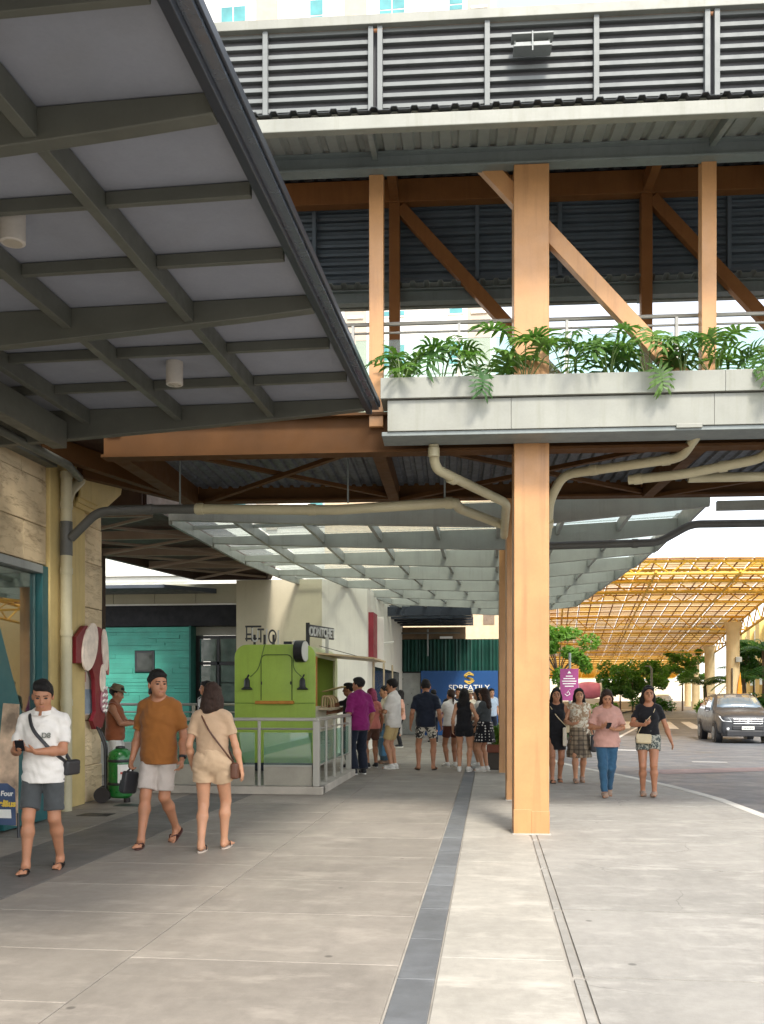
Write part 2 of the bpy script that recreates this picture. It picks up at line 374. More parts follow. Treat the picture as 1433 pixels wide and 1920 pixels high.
# front and rear awnings under the louvres
for sg, yb in ((-1, -.02), (1, 3.52)):
    ye = yb + sg * (.95 if sg < 0 else .42); ze = 7.265 if sg < 0 else 7.40
    solid(ribbed(XA, XB, [(yb + sg * -.16, 7.45), (ye, 7.265)] if sg < 0 else [(ye, ze), (yb - .16, 7.45)]).build('awning_sheet', MATS['soffit_sheet'], BR))
    g = MB(); a, b = sorted((ye, ye + sg * .10)); g.box(XA, XB, a, b, ze - .185, ze - .05) if sg < 0 else g.box(XA, XB, a, b, 7.33, 7.44); g.build('gutter', PS, BR, bev=.008)
    g = MB(); g.ibeam((XA, yb, 7.31), (XB, yb, 7.31), .16, .19, .02, .02); g.build('eave_beam', GS, BR)
    if sg < 0: solid(ribbed(XA, XB, [(yb + .05, 7.49), (ye - .10, 7.262)]).build('awning_top_sheet', MATS['dark_roof'], BR), .006)
    for k in KS:
        x = PX0 + k * PER
        MB().beam((x, yb + sg * .09, 7.36), (x, ye - sg * .01, ze - .065), .06, .11).build('awning_bracket', GS, BR)
# louvres: framed panels of three bays, every slat its own blade
LG = MATS['light_grey_metal']; DK = mat('slat_dark', (.15, .18, .205), .5, var=.15)
slat_me = {}; SLG = mat('slat_grey', (.165, .175, .168), .5, var=.08)
def louvre(x0, bays, bw, y, z0, z1, ns, m, tilt, nm):
    p = MB(); z = (z0 + z1) / 2
    for b in range(bays + 1): p.box(x0 + b * bw - .028, x0 + b * bw + .028, y - .05, y + .02, z0, z1)
    p.box(x0 + .028, x0 + bays * bw - .028, y - .02, y + .018, z0, z0 + .03)
    par = p.build(nm, m, BR, bev=.003)
    key = (bays, m.name)
    if key not in slat_me:
        s = MB(); dy, dz = .06 * math.cos(tilt), .06 * math.sin(tilt)
        s.beam((.03, 0, 0), (bays * bw - .03, 0, 0), .125, .012, (0, math.sin(tilt), math.cos(tilt)))
        s.beam((.03, -dy - .004, dz * -1 if False else -dy * 0 - dz), (bays * bw - .03, -dy - .004, -dz), .012, .042)
        slat_me[key] = s.mesh('slat', m)
    for i in range(ns):
        o = link('slat', slat_me[key], par, (x0, y + .07, z0 + .07 + (z1 - z0 - .10) * i / (ns - 1)))
for k in range(-1, 3):
    louvre(PX0 + k * PER + .05, 3, (PER - .10) / 3, -.06, 7.72, 8.765, 9, SLG, R(-8), 'louvre_panel')
    louvre(PX0 + k * PER + .002, 3, (PER - .004) / 3, 3.56, 7.56, 8.84, 10, DK, R(38), 'rear_louvre_panel')
MB().box(XA, XB, .0, .008, 7.5, 8.76).build('louvre_gap_shade', mat('gap_shade_dark', (.10, .10, .105), .9), BR)  # added dark sheet standing in for the shade between the slats
MB().box(XA, XB, 3.75, 3.758, 7.5, 8.96).build('rear_louvre_gap_shade', mat('gap_shade_blue', (.11, .145, .18), .8), BR)  # added sheet blocking sky light between rear slats, coloured as interior shade
# hung floodlight bracket in front of the louvres
fl = MB(); fl.box(.24, .64, -.30, -.12, 8.335, 8.355).box(.26, .62, -.27, -.14, 8.355, 8.40).box(.22, .66, -.29, -.12, 8.47, 8.49).box(.43, .445, -.31, -.29, 8.28, 8.488).box(.25, .27, -.2, -.12, 8.40, 8.47).box(.61, .63, -.2, -.12, 8.40, 8.47)
o = fl.build('floodlight', MATS['light_grey_metal'], None, bev=.004); o.location = (0, 10.5, 0); o.rotation_euler = (0, 0, R(2.2)); tag(o, 'small grey floodlight fixed to the louvred screen of the bridge', 'floodlight')
# glass railings on the deck
for y in (.36, 3.12):
    rl = MB().tube([(XA, y, 5.70), (XB, y, 5.70)], .024, 8); rl.build('handrail', MATS['stainless'], BR, True)
    MB().tube([(XA, y, 5.60), (XB, y, 5.60)], .014, 8).build('handrail', MATS['stainless'], BR, True)
    x = XA + .4
    while x < XB - 1.2:
        MB().box(x + .03, x + 1.17, y - .006, y + .006, 4.68, 5.52).build('railing_pane', GL, BR)
        MB().box(x - .015, x + .015, y - .03, y + .03, 4.62, 5.68).build('railing_post', MATS['stainless'], BR); x += 1.2
# ---------------------------------------------------------------- columns
def steel_column(x, y, z1, w, label, rz=0.0):
    e = empty('steel_column', (x, y, 0), rz); tag(e, label, 'column', 'orange steel columns along the walkway')
    MB().box(-w / 2, w / 2, -w / 2, w / 2, 0.0, z1).build('shaft', OR, e, bev=.008)
    p = MB().box(-w / 2 - .004, 0.0, -w / 2 - .005, -w / 2 + .02, 0, .27); p.build('patch_plate', OR, e, bev=.003)
    MB().box(.002, w / 2 + .004, -w / 2 - .005, -w / 2 + .02, 0, .25).build('patch_plate', OR, e, bev=.003)
    g = MB().box(-w / 2 - .02, w / 2 + .02, -w / 2 - .02, w / 2 + .02, -.01, .012); g.build('grout_bed', M_pale, e, bev=.006)
    return e
steel_column(.44, 10.62, 7.21, .375, 'thick orange column nearest the camera rising through the bridge', R(2.2))
steel_column(.42, 13.95, 4.3, .375, 'orange column just behind the nearest one under the rear edge of the bridge', R(2.2))
steel_column(.36, 18.7, 4.3, .36, 'orange column beside the potted plant holding up the glass canopy')
steel_column(.40, 23.4, 4.3, .36, 'third orange column back, mostly hidden behind those in front')
steel_column(.44, 28.2, 4.3, .36, 'farthest orange column of the row at the end of the glass canopy')
# ---------------------------------------------------------------- planter trough
PLT = empty('planter_trough', (0, 10.5, 0), R(2.2)); tag(PLT, 'long pale grey green metal planter trough on the bridge edge', 'planter')
x0 = -1.08; x = x0
while x < 9.4:
    x1 = x + (1.28 if x == x0 else 2.05); 
    MB().box(x + .0012, x1 - .0012, -.52, -.12, 4.245, 4.565).build('trough_panel', PS, PLT, bev=.004); x = x1
x = x0 - .07
for x1 in (2.35, 6.0, 9.45): MB().box(x + .0012, x1 - .0012, -.56, -.10, 4.575, 4.79).build('rim_panel', PS, PLT, bev=.004); x = x1
MB().box(x0 + .01, 9.38, -.5, -.14, 4.562, 4.578).build('shadow_gap', MATS['black_metal'], PLT)
MB().box(x0 - .06, 9.4, -.50, -.10, 4.20, 4.243).build('base_flange', GS, PLT, bev=.004)
MB().box(x0 - .05, 9.4, -.54, -.12, 4.70, 4.784).build('soil', M_earth, PLT); 
for xx in (2.0, 5.6): MB().box(xx - .13, xx + .13, -.528, -.3, 4.22, 4.262).build('joint_plate', PS, PLT, bev=.004)
# ---------------------------------------------------------------- split-leaf plants in the trough
LEAF = []
def leaf_mesh(seed, n=7):
    r = random.Random(seed); v = []; f = []
    def add(vs, fs):
        k = len(v); v.extend(vs); f.extend([tuple(i + k for i in q) for q in fs])
    Ln = .24
    # blade: a droop-curved midrib with deep finger lobes on both sides
    def mid(t): return Vector((0, Ln * t, .04 * math.sin(t * 2.2) - .10 * t * t))
    for i in range(n):
        t = .02 + .86 * i / (n - 1)
        for sx in (-1, 1):
            ln = (.15 + .07 * math.sin(math.pi * (.25 + .6 * t))) * r.uniform(.85, 1.15); an = R(140 - 118 * t + r.uniform(-8, 8))
            b = mid(t); d = Vector((sx * math.sin(an), math.cos(an), r.uniform(-.05, .12))); e = Vector((-d.y * sx, d.x * sx, 0)).normalized(); w_ = .021
            dr = r.uniform(.03, .09)
            p1 = b + d * ln * .45 + Vector((0, 0, .012)); p2 = b + d * ln * .8 - Vector((0, 0, dr * .4)); p3 = b + d * ln - Vector((0, 0, dr))
            add([b - e * w_ * .7, b + e * w_ * .7, p1 + e * w_, p1 - e * w_, p2 + e * w_ * .8, p2 - e * w_ * .8, p3], [(0, 1, 2, 3), (3, 2, 4, 5), (5, 4, 6)])
            if ln > .16:
                q = p1; d2 = (d + e * sx * .9).normalized() if False else (d + e * .8).normalized()
                add([q - d2 * .01 + e * .0, q + d * .03, q + d2 * .075 - Vector((0, 0, .03))], [(0, 1, 2)])
    for i in range(5):
        a, b = mid(i / 5), mid((i + 1) / 5); w0, w1 = .026 - .003 * i, .026 - .003 * (i + 1)
        add([a + Vector((-w0, 0, .001)), a + Vector((w0, 0, .001)), b + Vector((w1, 0, .001)), b + Vector((-w1, 0, .001))], [(0, 1, 2, 3)])
    add([mid(.84) + Vector((-.02, 0, 0)), mid(.84) + Vector((.02, 0, 0)), mid(1.12)], [(0, 1, 2)])
    me = bpy.data.meshes.new('leaf'); me.from_pydata([tuple(p) for p in v], [], f); me.update(); return me
def leaf_mat(name, c, c2):
    m, nt, b = nodes_of(name); v = coords(nt, 'O')
    oi = N(nt, 'ShaderNodeObjectInfo'); base = mixc(nt, oi.outputs['Random'], c, c2)
    base = mixc(nt, 1.0, base, ramp(nt, noise(nt, v, 14), [(.3, .75), (.7, 1.0)]), 'MULTIPLY')
    L(nt, base, b.inputs['Base Color']); b.inputs['Roughness'].default_value = .38
    t = N(nt, 'ShaderNodeBsdfTranslucent'); L(nt, mixc(nt, 1.0, base, (1.0, 1.25, .5), 'MULTIPLY'), t.inputs[0])
    mx = N(nt, 'ShaderNodeMixShader'); mx.inputs[0].default_value = .42
    L(nt, b.outputs[0], mx.inputs[1]); L(nt, t.outputs[0], mx.inputs[2]); L(nt, mx.outputs[0], nt.nodes['Material Output'].inputs['Surface']); return m
M_philo = leaf_mat('split_leaf', (.07, .165, .05), (.17, .29, .07)); M_stalk = mat('leaf_stalk', (.12, .18, .05), .5)
for i in range(5):
    me = leaf_mesh(i + 1); me.materials.append(M_philo); LEAF.append(me)
rg = random.Random(11)
bw_m = Matrix.Translation((0, 10.5, 0)) @ Matrix.Rotation(R(2.2), 4, 'Z')
plants = [(-.95, .34, 6, 'low split-leaf plant at the left tip of the trough'), (-.52, .50, 9, 'split-leaf plant second from the left tip of the trough'), (-.10, .56, 11, 'split-leaf plant just left of the thick column with a leaf hanging down'),
          (.36, .52, 11, 'yellow-green split-leaf plant in front of the thick column'), (.78, .55, 9, 'split-leaf plant just right of the thick column'), (1.22, .54, 10, 'split-leaf plant above the slanting lower end of the lit brace'),
          (1.62, .54, 11, 'split-leaf plant with a big leaf drooping over the rim mid-trough'), (1.98, .50, 10, 'tall split-leaf plant left of the right-hand truss post'), (2.32, .52, 10, 'split-leaf plant in front of the right-hand truss post'), (2.82, .40, 8, 'split-leaf plant trailing over the rim near the right frame edge'), (3.5, .5, 9, 'split-leaf plant on the trough past the right frame edge'), (4.3, .5, 9, 'outermost split-leaf plant on the trough')]
for pi, (px_, hh, nl, lab) in enumerate(plants):
    base = bw_m @ Vector((px_, -.33, 4.78)); e = empty('split_leaf_plant', base); tag(e, lab, 'plant', 'split-leaf plants in the trough')
    for j in range(max(5, nl - 4)):
        a = 2 * math.pi * (j + rg.uniform(-.3, .3)) / max(5, nl - 4); el = rg.uniform(.55, 1.35); ln = hh * rg.uniform(.6, 1.08)
        hang = (j == 0 and pi in (2, 6, 9)) or False
        if hang: tip = Vector((rg.uniform(-.08, .08), -.34, -.02)); a = -math.pi / 2 + rg.uniform(-.3, .3)
        else: tip = Vector((math.cos(a) * ln * math.cos(el), math.sin(a) * ln * math.cos(el) * .8, ln * math.sin(el)))
        st = MB().tube([(0, 0, -.05), tuple(tip * .5 + Vector((0, 0, .07))), tuple(tip)], .006, 5); st.build('stalk', M_stalk, e, True)
        o = link('leaf', LEAF[rg.randrange(5)], e, tip); sc = .72 if hang else rg.uniform(.75, 1.15); o.scale = (sc, sc, sc)
        o.rotation_euler = (rg.uniform(-1.5, -1.1) if hang else rg.uniform(-.9, .35), rg.uniform(-.35, .35), a - math.pi / 2 + rg.uniform(-.3, .3))
# ---------------------------------------------------------------- pipes under the deck
PV, PG = MATS['pvc_cream'], MATS['pvc_grey']
def pipe(name, pts, r, m, label, collars=(), cm=None, fr=.14):
    path = fillet(pts, fr); e = empty(name, pts[0]); b = Vector(pts[0])
    MB().tube([tuple(Vector(p) - b) for p in path], r, 14).build('run', m, e, True); tag(e, label, 'pipe', 'drain pipes under the bridge')
    for c, d in collars:
        c = Vector(c) - b; d = Vector(d).normalized(); MB().tube([tuple(c - d * .045), tuple(c + d * .045)], r * 1.16, 14).build('collar', cm or m, e, True)
    return e
pipe('drain_pipe', [(-.60, 10.35, 4.22), (-.60, 10.5, 3.98), (.2, 11.75, 3.83), (.2, 13.6, 3.74)], .055, PV, 'cream drain pipe dropping from the left end of the planter', [((-.60, 10.36, 4.12), (0, .1, -1)), ((-.42, 10.8, 3.93), (.8, 1.25, -.1))])
pipe('drain_pipe', [(2.18, 10.42, 4.25), (2.10, 10.9, 4.12), (.86, 11.5, 4.10), (.72, 11.7, 3.85), (.72, 12.2, 3.52), (.68, 14.4, 3.42), (.66, 14.5, 2.9)], .055, PV, 'cream drain pipe bending down beside the thick column', [((1.95, 10.98, 4.12), (-1, .5, 0)), ((1.2, 11.34, 4.11), (-1, .5, 0)), ((.72, 12.0, 3.62), (0, .4, -.3))])
pipe('drain_pipe', [(3.05, 10.45, 4.25), (2.98, 10.95, 4.10), (2.2, 11.28, 4.02), (1.62, 11.5, 4.02)], .055, PV, 'cream drain pipe joining from the right of the bridge', [((2.6, 11.12, 4.06), (-1, .4, -.05)), ((1.72, 11.46, 4.02), (-1, .4, 0))])
pipe('drain_pipe', [(6.5, 11.6, 4.03), (2.3, 11.52, 4.03)], .055, PV, 'straight cream drain pipe running off to the right edge', [((3.2, 11.54, 4.03), (1, 0, 0))])
pipe('drain_pipe', [(-5.37, 11.86, 3.52), (-5.0, 11.83, 3.85), (-4.2, 11.8, 3.86), (-3.7, 11.8, 3.85)], .058, PG, 'dark grey drain pipe branching from the shop wall', [((-4.3, 11.8, 3.86), (1, 0, 0))])
pipe('drain_pipe', [(-3.7, 11.8, 3.85), (-1.9, 11.8, 3.80), (-.42, 11.8, 3.86), (-.38, 12.2, 3.86), (.18, 13.1, 3.80)], .062, PV, 'long cream drain pipe hanging under the bridge left of the columns', [((-3.64, 11.8, 3.85), (1, 0, 0)), ((-2.2, 11.8, 3.81), (1, 0, 0)), ((-.5, 11.8, 3.855), (1, 0, 0))], fr=.1)
for x in (-3.9, -1.75, -.55):
    o = MB().tube([(0, 0, .0), (0, 0, .62)], .012, 6).build('pipe_hanger', GS, None, loc=(x, 11.8, 3.88)); tag(o, {-3.9: 'thin hanger rod at the dark end of the long pipe', -1.75: 'thin hanger rod midway along the long pipe', -.55: 'thin hanger rod by the elbow of the long pipe'}[x], 'hanger', 'rods carrying the long pipe')
# ---------------------------------------------------------------- near canopy on the left
CN = empty('entrance_canopy', (-5.698, .088, 0), -.02); tag(CN, 'dark green grey steel canopy with pale soffit panels over the shopfront', 'canopy')
ZP = 4.54; xr, xl = -1.28, -5.5
def cb(mb, name, m, **k):
    mb.v = [(x + 5.5, y, z) for x, y, z in mb.v]; return mb.build(name, m, CN, **k)
MAIN = [2.30, 4.75, 7.22, 9.78]
for y in MAIN:
    mb = MB(); n = 8; bot = []
    for i in range(n + 1):
        t = i / n; bot.append((xr + (xl - xr) * t, 4.425 - .25 * (t ** .85)))
    mb.prism([(xr, ZP - .004), (xl, ZP - .004)] + bot[::-1], 'y', y - .05, y + .05); cb(mb, 'main_beam', GG, bev=.008)
PXS = [-2.25, -3.24, -4.25]
PYS = []
for a, b in zip(MAIN, MAIN[1:]): PYS += [a + (b - a) * .33, a + (b - a) * .67]
for x in PXS:
    for a, b in zip(MAIN, MAIN[1:]): cb(MB().box(x - .036, x + .036, a + .052, b - .052, 4.375, 4.53), 'purlin', GG, bev=.005)
edges_x = [xr] + PXS + [xl]
for y in PYS:
    for b, a in zip(edges_x, edges_x[1:]): cb(MB().box(a + .038, b - .038, y - .024, y + .024, 4.45, 4.533), 'cross_purlin', GG, bev=.004)
ally = sorted(MAIN + PYS); pan = {}
for y0, y1 in zip(ally, ally[1:]):
    for b, a in zip(edges_x, edges_x[1:]):
        cb(MB().box(a + .004, b - .004, y0 + .004, y1 - .004, ZP, ZP + .012), 'soffit_panel', MATS['soffit_panel'])
cb(MB().box(xl, xr + .1, 2.2, 9.9, ZP + .03, ZP + .05), 'roof_sheet', MATS['dark_roof'])
cb(MB().box(-1.278, -1.22, 2.2, 9.95, 4.43, 4.555), 'edge_beam', MATS['blue_black_metal'], bev=.005)
cb(MB().prism([(-1.218, 4.475), (-1.15, 4.475), (-1.15, 4.545), (-1.162, 4.545), (-1.162, 4.487), (-1.218, 4.487)], 'y', 2.2, 9.95), 'edge_gutter', mat('gutter_sheen', (.20, .23, .27), .22, metal=.7, var=.04))
cb(MB().box(-1.148, -1.132, 2.2, 9.95, 4.50, 4.56), 'edge_cap', MATS['blue_black_metal'], bev=.004)
cb(MB().box(-5.60, -5.45, 2.2, 11.5, 4.37, 4.5), 'wall_plate', GG, bev=.006)
cb(MB().box(-4.62, -4.46, 2.2, 9.7, 4.12, 4.40), 'service_tray', GG, bev=.006)
cb(MB().tube([(-4.98, 2.2, 4.22), (-4.98, 10.8, 4.22), (-5.3, 11.8, 4.3)], .05, 10), 'conduit', MATS['green_grey_steel'], smooth=True)
for (x, y, lab) in ((-2.97, 5.72, 'cream cylinder downlight near the left frame edge'), (-2.86, 8.50, 'smaller looking cream cylinder downlight farther along the canopy')):
    e = empty('downlight', (x, y, 4.33)); tag(e, lab, 'downlight', 'cylinder lights under the canopy')
    MB().lathe([(.072, .0), (.077, .004), (.077, .2), (.077, .209)], n=24).build('housing', mat('lamp_cream', (.50, .46, .41), .5, bmp=.2), e, True)
    MB().lathe([(.058, -.002), (.058, .001)], n=24).build('lens', mat('lens_dull', (.42, .37, .30), .3), e)
# ---------------------------------------------------------------- glass canopy beyond the bridge
GC = empty('glass_canopy', (0, 0, 0)); tag(GC, 'grey steel canopy with glass roof beyond the bridge', 'canopy')
GB = mat('glass_canopy_steel', (.31, .32, .285), .42, var=.1, dirt=.2, streak=True)
YS = [15.2, 17.6, 20.0, 22.4, 24.8, 27.2, 29.6, 32.0]
def XL(y): return -5.2 if y < 20 else -5.2 + (y - 20) ** 1.35 * .062
def XR(y): return 3.35 - max(0, y - 21) * .05
def ztop(x, y): return 4.52 + .045 * max(0, x - .4) - .01 * max(0, .4 - x)
for y in YS:
    a, b = XL(y), XR(y); up = []; dn = []
    for i in range(13):
        x = a + (b - a) * i / 12; c = abs(x - .4) / max(.4 - a, b - .4); zt = ztop(x, y)
        up.append((x, zt)); dn.append((x, zt - .12 - .27 * max(0, 1 - c * 1.05) ** .8))
    MB().prism(up + dn[::-1], 'y', y - .05, y + .05).build('main_beam', GB, GC, bev=.006)
for y0, y1 in zip(YS, YS[1:]):
    na = 8; 
    for i in range(na):
        f0 = i / na; xa0, xa1 = XL(y0) + (XR(y0) - XL(y0)) * f0, XL(y1) + (XR(y1) - XL(y1)) * f0
        xb0, xb1 = XL(y0) + (XR(y0) - XL(y0)) * (i + 1) / na, XL(y1) + (XR(y1) - XL(y1)) * (i + 1) / na
        MB().beam((xa0, y0 + .052, ztop(xa0, y0) - .09), (xa1, y1 - .052, ztop(xa1, y1) - .09), .06, .17).build('purlin', GB, GC)
        g_ = MB(); zz = .035
        g_.add([(xa0 + .01, y0, ztop(xa0, y0) + zz), (xb0 - .01, y0, ztop(xb0, y0) + zz), (xb1 - .01, y1 - .02, ztop(xb1, y1) + zz), (xa1 + .01, y1 - .02, ztop(xa1, y1) + zz)], [(0, 1, 2, 3)]); solid(g_.build('glass_pane', GLW, GC), .012)
        for t in (.5,):
            ym = y0 + (y1 - y0) * t; p0, p1 = xa0 + (xa1 - xa0) * t, xb0 + (xb1 - xb0) * t
            MB().beam((p0 + .03, ym, ztop(p0, ym) - .03), (p1 - .03, ym, ztop(p1, ym) - .02), .05, .06).build('cross_purlin', GB, GC)
    MB().beam((XR(y0), y0 + .052, ztop(XR(y0), y0) - .05), (XR(y1), y1 - .052, ztop(XR(y1), y1) - .10), .05, .30).build('edge_trim', GB, GC)
MB().box(.30, .56, 15.2, 32, 4.28, 4.40).build('spine_beam', GB, GC)
# dark pipe under the glass canopy, right of the columns
pipe('drain_pipe', [(.8, 14.9, 3.78), (2.55, 15.0, 3.82), (3.05, 15.05, 4.1), (7.5, 15.2, 4.1)], .06, PG, 'dark grey drain pipe stepping up along the glass canopy edge', [((2.2, 14.98, 3.81), (1, 0, 0)), ((4.3, 15.1, 4.1), (1, 0, 0))])
MB().box(3.4, 8, 14.9, 15.0, 4.28, 4.42).build('link_beam', GB, GC)
# ---------------------------------------------------------------- brown deck of the linked walkway behind
DKB = empty('linked_walkway', (-7, 18, 0)); tag(DKB, 'dark brown underside of the linked walkway left of the glass canopy', 'walkway')
def db(mb, name, m, **k):
    mb.v = [(x + 7, y - 18, z) for x, y, z in mb.v]; return mb.build(name, m, DKB, **k)
BRW = mat('brown_steel', (.055, .026, .015), .6, var=.2); PBR = mat('brace_steel', (.30, .22, .16), .5)
poly = [(-12, 14.4), (-5.35, 14.4), (-5.3, 20), (-5.1, 22.3), (-5.6, 24.0), (-7.45, 23.9), (-8.3, 19.2), (-12, 16.0)]
db(MB().prism(poly, 'z', 4.60, 4.85), 'deck', BRW)
pts = [(-8.1, 15.2), (-5.5, 15.2), (-8.2, 17.4), (-5.45, 17.4), (-8.2, 19.4), (-5.45, 19.6), (-7.8, 21.4), (-5.4, 21.6), (-7.4, 23.6), (-5.6, 23.7)]
for i in range(0, len(pts) - 2, 2):
    db(MB().beam((*pts[i], 4.5), (*pts[i + 1], 4.5), .07, .16), 'floor_beam', PBR)
    db(MB().beam((*pts[i], 4.47), (*pts[i + 3], 4.47), .045, .045), 'brace', PBR)
    db(MB().beam((*pts[i + 1], 4.43), (*pts[i + 2], 4.43), .045, .045), 'brace', PBR)
for a, b in zip(poly, poly[1:] + poly[:1]): db(MB().beam((*a, 4.58), (*b, 4.58), .12, .28), 'edge_beam', BRW)
db(MB().box(-8.5, -4.3, 9.9, 14.4, 5.14, 5.24), 'side_deck', BRW); db(MB().box(-5.48, -4.34, 10.75, 14.38, 4.64, 4.72), 'link_deck', BRW)
for a_, b_ in (((-5.3, 11.0), (-4.45, 13.9)), ((-5.4, 12.2), (-4.4, 14.2))): db(MB().beam((*a_, 4.5), (*b_, 4.5), .12, .24), 'link_beam', MATS['deep_shade_orange_steel'])
for yy_ in (11.2, 12.6): db(MB().beam((-8.4, yy_, 5.02), (-4.35, yy_, 5.02), .12, .2), 'side_beam', BRW)
for x, y in ((-8.15, 19.3), (-11.5, 16)): db(MB().box(x - .12, x + .12, y - .12, y + .12, 0, 4.45), 'support_post', BRW)
# ---------------------------------------------------------------- stone-faced shop building on the left
SB = empty('stone_shop_building', (-5.6, 0, 0)); tag(SB, 'cream stone faced shop with yellow pilaster and glazed front', 'building')
def sb(mb, name, m, par=None, **k):
    if par is None: mb.v = [(x + 5.6, y, z) for x, y, z in mb.v]
    return mb.build(name, m, par or SB, **k)
def stone_mat():
    m, nt, b = nodes_of('cream_stone'); v = coords(nt, 'W')
    c = (.72, .56, .34)
    base = ramp(nt, noise(nt, v, 1.6, 6, .6), [(.28, mul(c, .72)), (.7, mul(c, 1.15))])
    f1 = noise(nt, v, 8.5, 8, .68, (1, .4, 1.5), .2); pit = mixc(nt, 1.0, ramp(nt, f1, [(.54, 0.0), (.64, .6)]), ramp(nt, noise(nt, v, 2.3, 3, .5, (1, .6, 1.6)), [(.50, 0.0), (.62, 1.0)]), 'MULTIPLY')
    base = mixc(nt, pit, base, (.24, .15, .07))
    f2 = noise(nt, v, .75, 6, .62, (1, .7, 2.0), 1.0); vein = ramp(nt, f2, [(.494, 0.0), (.5, .08), (.506, 0.0)]); base = mixc(nt, vein, base, (.09, .055, .03))
    oi = N(nt, 'ShaderNodeObjectInfo'); mr = N(nt, 'ShaderNodeMapRange'); mr.inputs[3].default_value = .86; mr.inputs[4].default_value = 1.08; L(nt, oi.outputs['Random'], mr.inputs[0]); base = mixc(nt, 1.0, base, mr.outputs[0], 'MULTIPLY')
    L(nt, base, b.inputs['Base Color']); b.inputs['Roughness'].default_value = .85
    bump(nt, b, ramp(nt, f1, [(.50, 1.0), (.64, 0.0)]), .7, .02)
    return m
ST = stone_mat(); YP = mat('yellow_plaster', (.56, .425, .175), .7, var=.1, dirt=.35, dirtc=(.22, .14, .05), streak=True, bmp=.15)
sb(MB().box(-6.1, -5.66, -6, 13.36, 3.12, 4.95), 'wall_core', ST); sb(MB().box(-10.5, -5.66, 12.8, 13.36, 0, 4.95), 'return_wall', ST)
rs = random.Random(3)
def stones(y0, y1, z0, z1, hz, ln):
    z = z0; row = 0
    while z < z1 - .05:
        zt = min(z + hz * rs.uniform(.85, 1.15), z1); y = y0; first = True
        while y < y1 - .02:
            l = ln * rs.uniform(.7, 1.3) * (.55 if first and row % 2 else 1); yb = min(y + l, y1)
            if y1 - yb < .25: yb = y1
            pr = rs.uniform(0, .018)
            sb(MB().box(-5.68, -5.60 + pr, y + .004, yb - .004, z + .004, zt - .004), 'stone', ST, bev=.009); y = yb; first = False
        z = zt; row += 1
stones(3.5, 11.62, 3.14, 4.9, .52, 1.1); stones(12.70, 13.38, 0, 4.9, .55, .8)
sb(MB().box(-5.70, -5.54, 11.63, 12.69, 0, 4.86), 'pilaster', YP, bev=.01)
for i, (a, b) in enumerate(((0, .0), (.06, .03), (.12, .06))):     # stepped corbel at the pilaster head
    sb(MB().prism([(12.3, 4.86), (13.86 - a, 4.86), (13.86 - a, 4.50 + a * .3), (13.0 - a, 4.02 + a), (12.3, 4.02 + a)], 'x', -5.53 + b * .5, -5.49 + b), 'corbel_step', YP, bev=.004)
sb(MB().prism([(12.7, 4.86), (13.86, 4.86), (13.86, 4.5), (13.0, 4.02), (12.7, 4.02)], 'x', -5.9, -5.535), 'corbel', YP)
TL = mat('teal_frame', (.012, .10, .105), .4, var=.1)
sb(MB().box(-5.72, -5.56, 11.46, 11.62, 0, 3.12), 'frame_post', TL, bev=.006); sb(MB().box(-5.72, -5.55, -6, 11.46, 3.02, 3.12), 'frame_head', MATS['light_grey_metal'], bev=.006)
sb(MB().box(-5.9, -5.6, -6, 11.46, 0, .18), 'shop_plinth', TL)
GLS = glassmat('shop_glass', (.62, .72, .68), .08, .01, .4)
for y0 in (1.7, 4.95, 8.2): sb(MB().box(-5.66, -5.645, y0, y0 + 3.24, .19, 3.01), 'shop_pane', GLS)
sb(MB().box(-9.5, -9.4, -6, 12.8, 0, 3.1), 'shop_back_wall', mat('shop_inside', (.32, .34, .27), .8)); sb(MB().box(-9.4, -5.95, -6, 12.78, -.004, .01), 'shop_floor', mat('shop_floor', (.2, .18, .15), .4)); sb(MB().box(-9.4, -6.1, -6, 12.8, 3.1, 3.2), 'shop_ceiling', mat('shop_ceil', (.4, .4, .38), .8))
sb(MB().box(-5.95, -5.80, 9.0, 11.44, .19, 3.0), 'curtain', mat('shop_curtain', (.46, .49, .38), .8, var=.06))
sb(MB().box(-10.5, -5.5, -6, 13.4, 4.95, 5.1), 'parapet', GG)
# wall downpipe
dp = empty('downpipe', (-5.44, 11.88, 0)); tag(dp, 'cream downpipe with forked head running down the yellow pilaster', 'pipe')
MB().tube([(0, 0, 0), (0, 0, 4.32)], .072, 16).build('run', PV, dp, True); MB().tube([(0, 0, 3.98), (0, .12, 4.16), (0, .42, 4.36), (0, .46, 4.62), (.1, .30, 4.80)], .068, 14).build('branch', PV, dp, True)
for z in (4.34, 3.95, 3.1, 2.3, 1.4): MB().tube([(0, 0, z - .04), (0, 0, z + .04)], .082, 16).build('collar', PV, dp, True)
MB().tube([(0, 0, 3.30), (0, 0, 3.74)], .079, 16).build('dark_coupling', PG, dp, True)
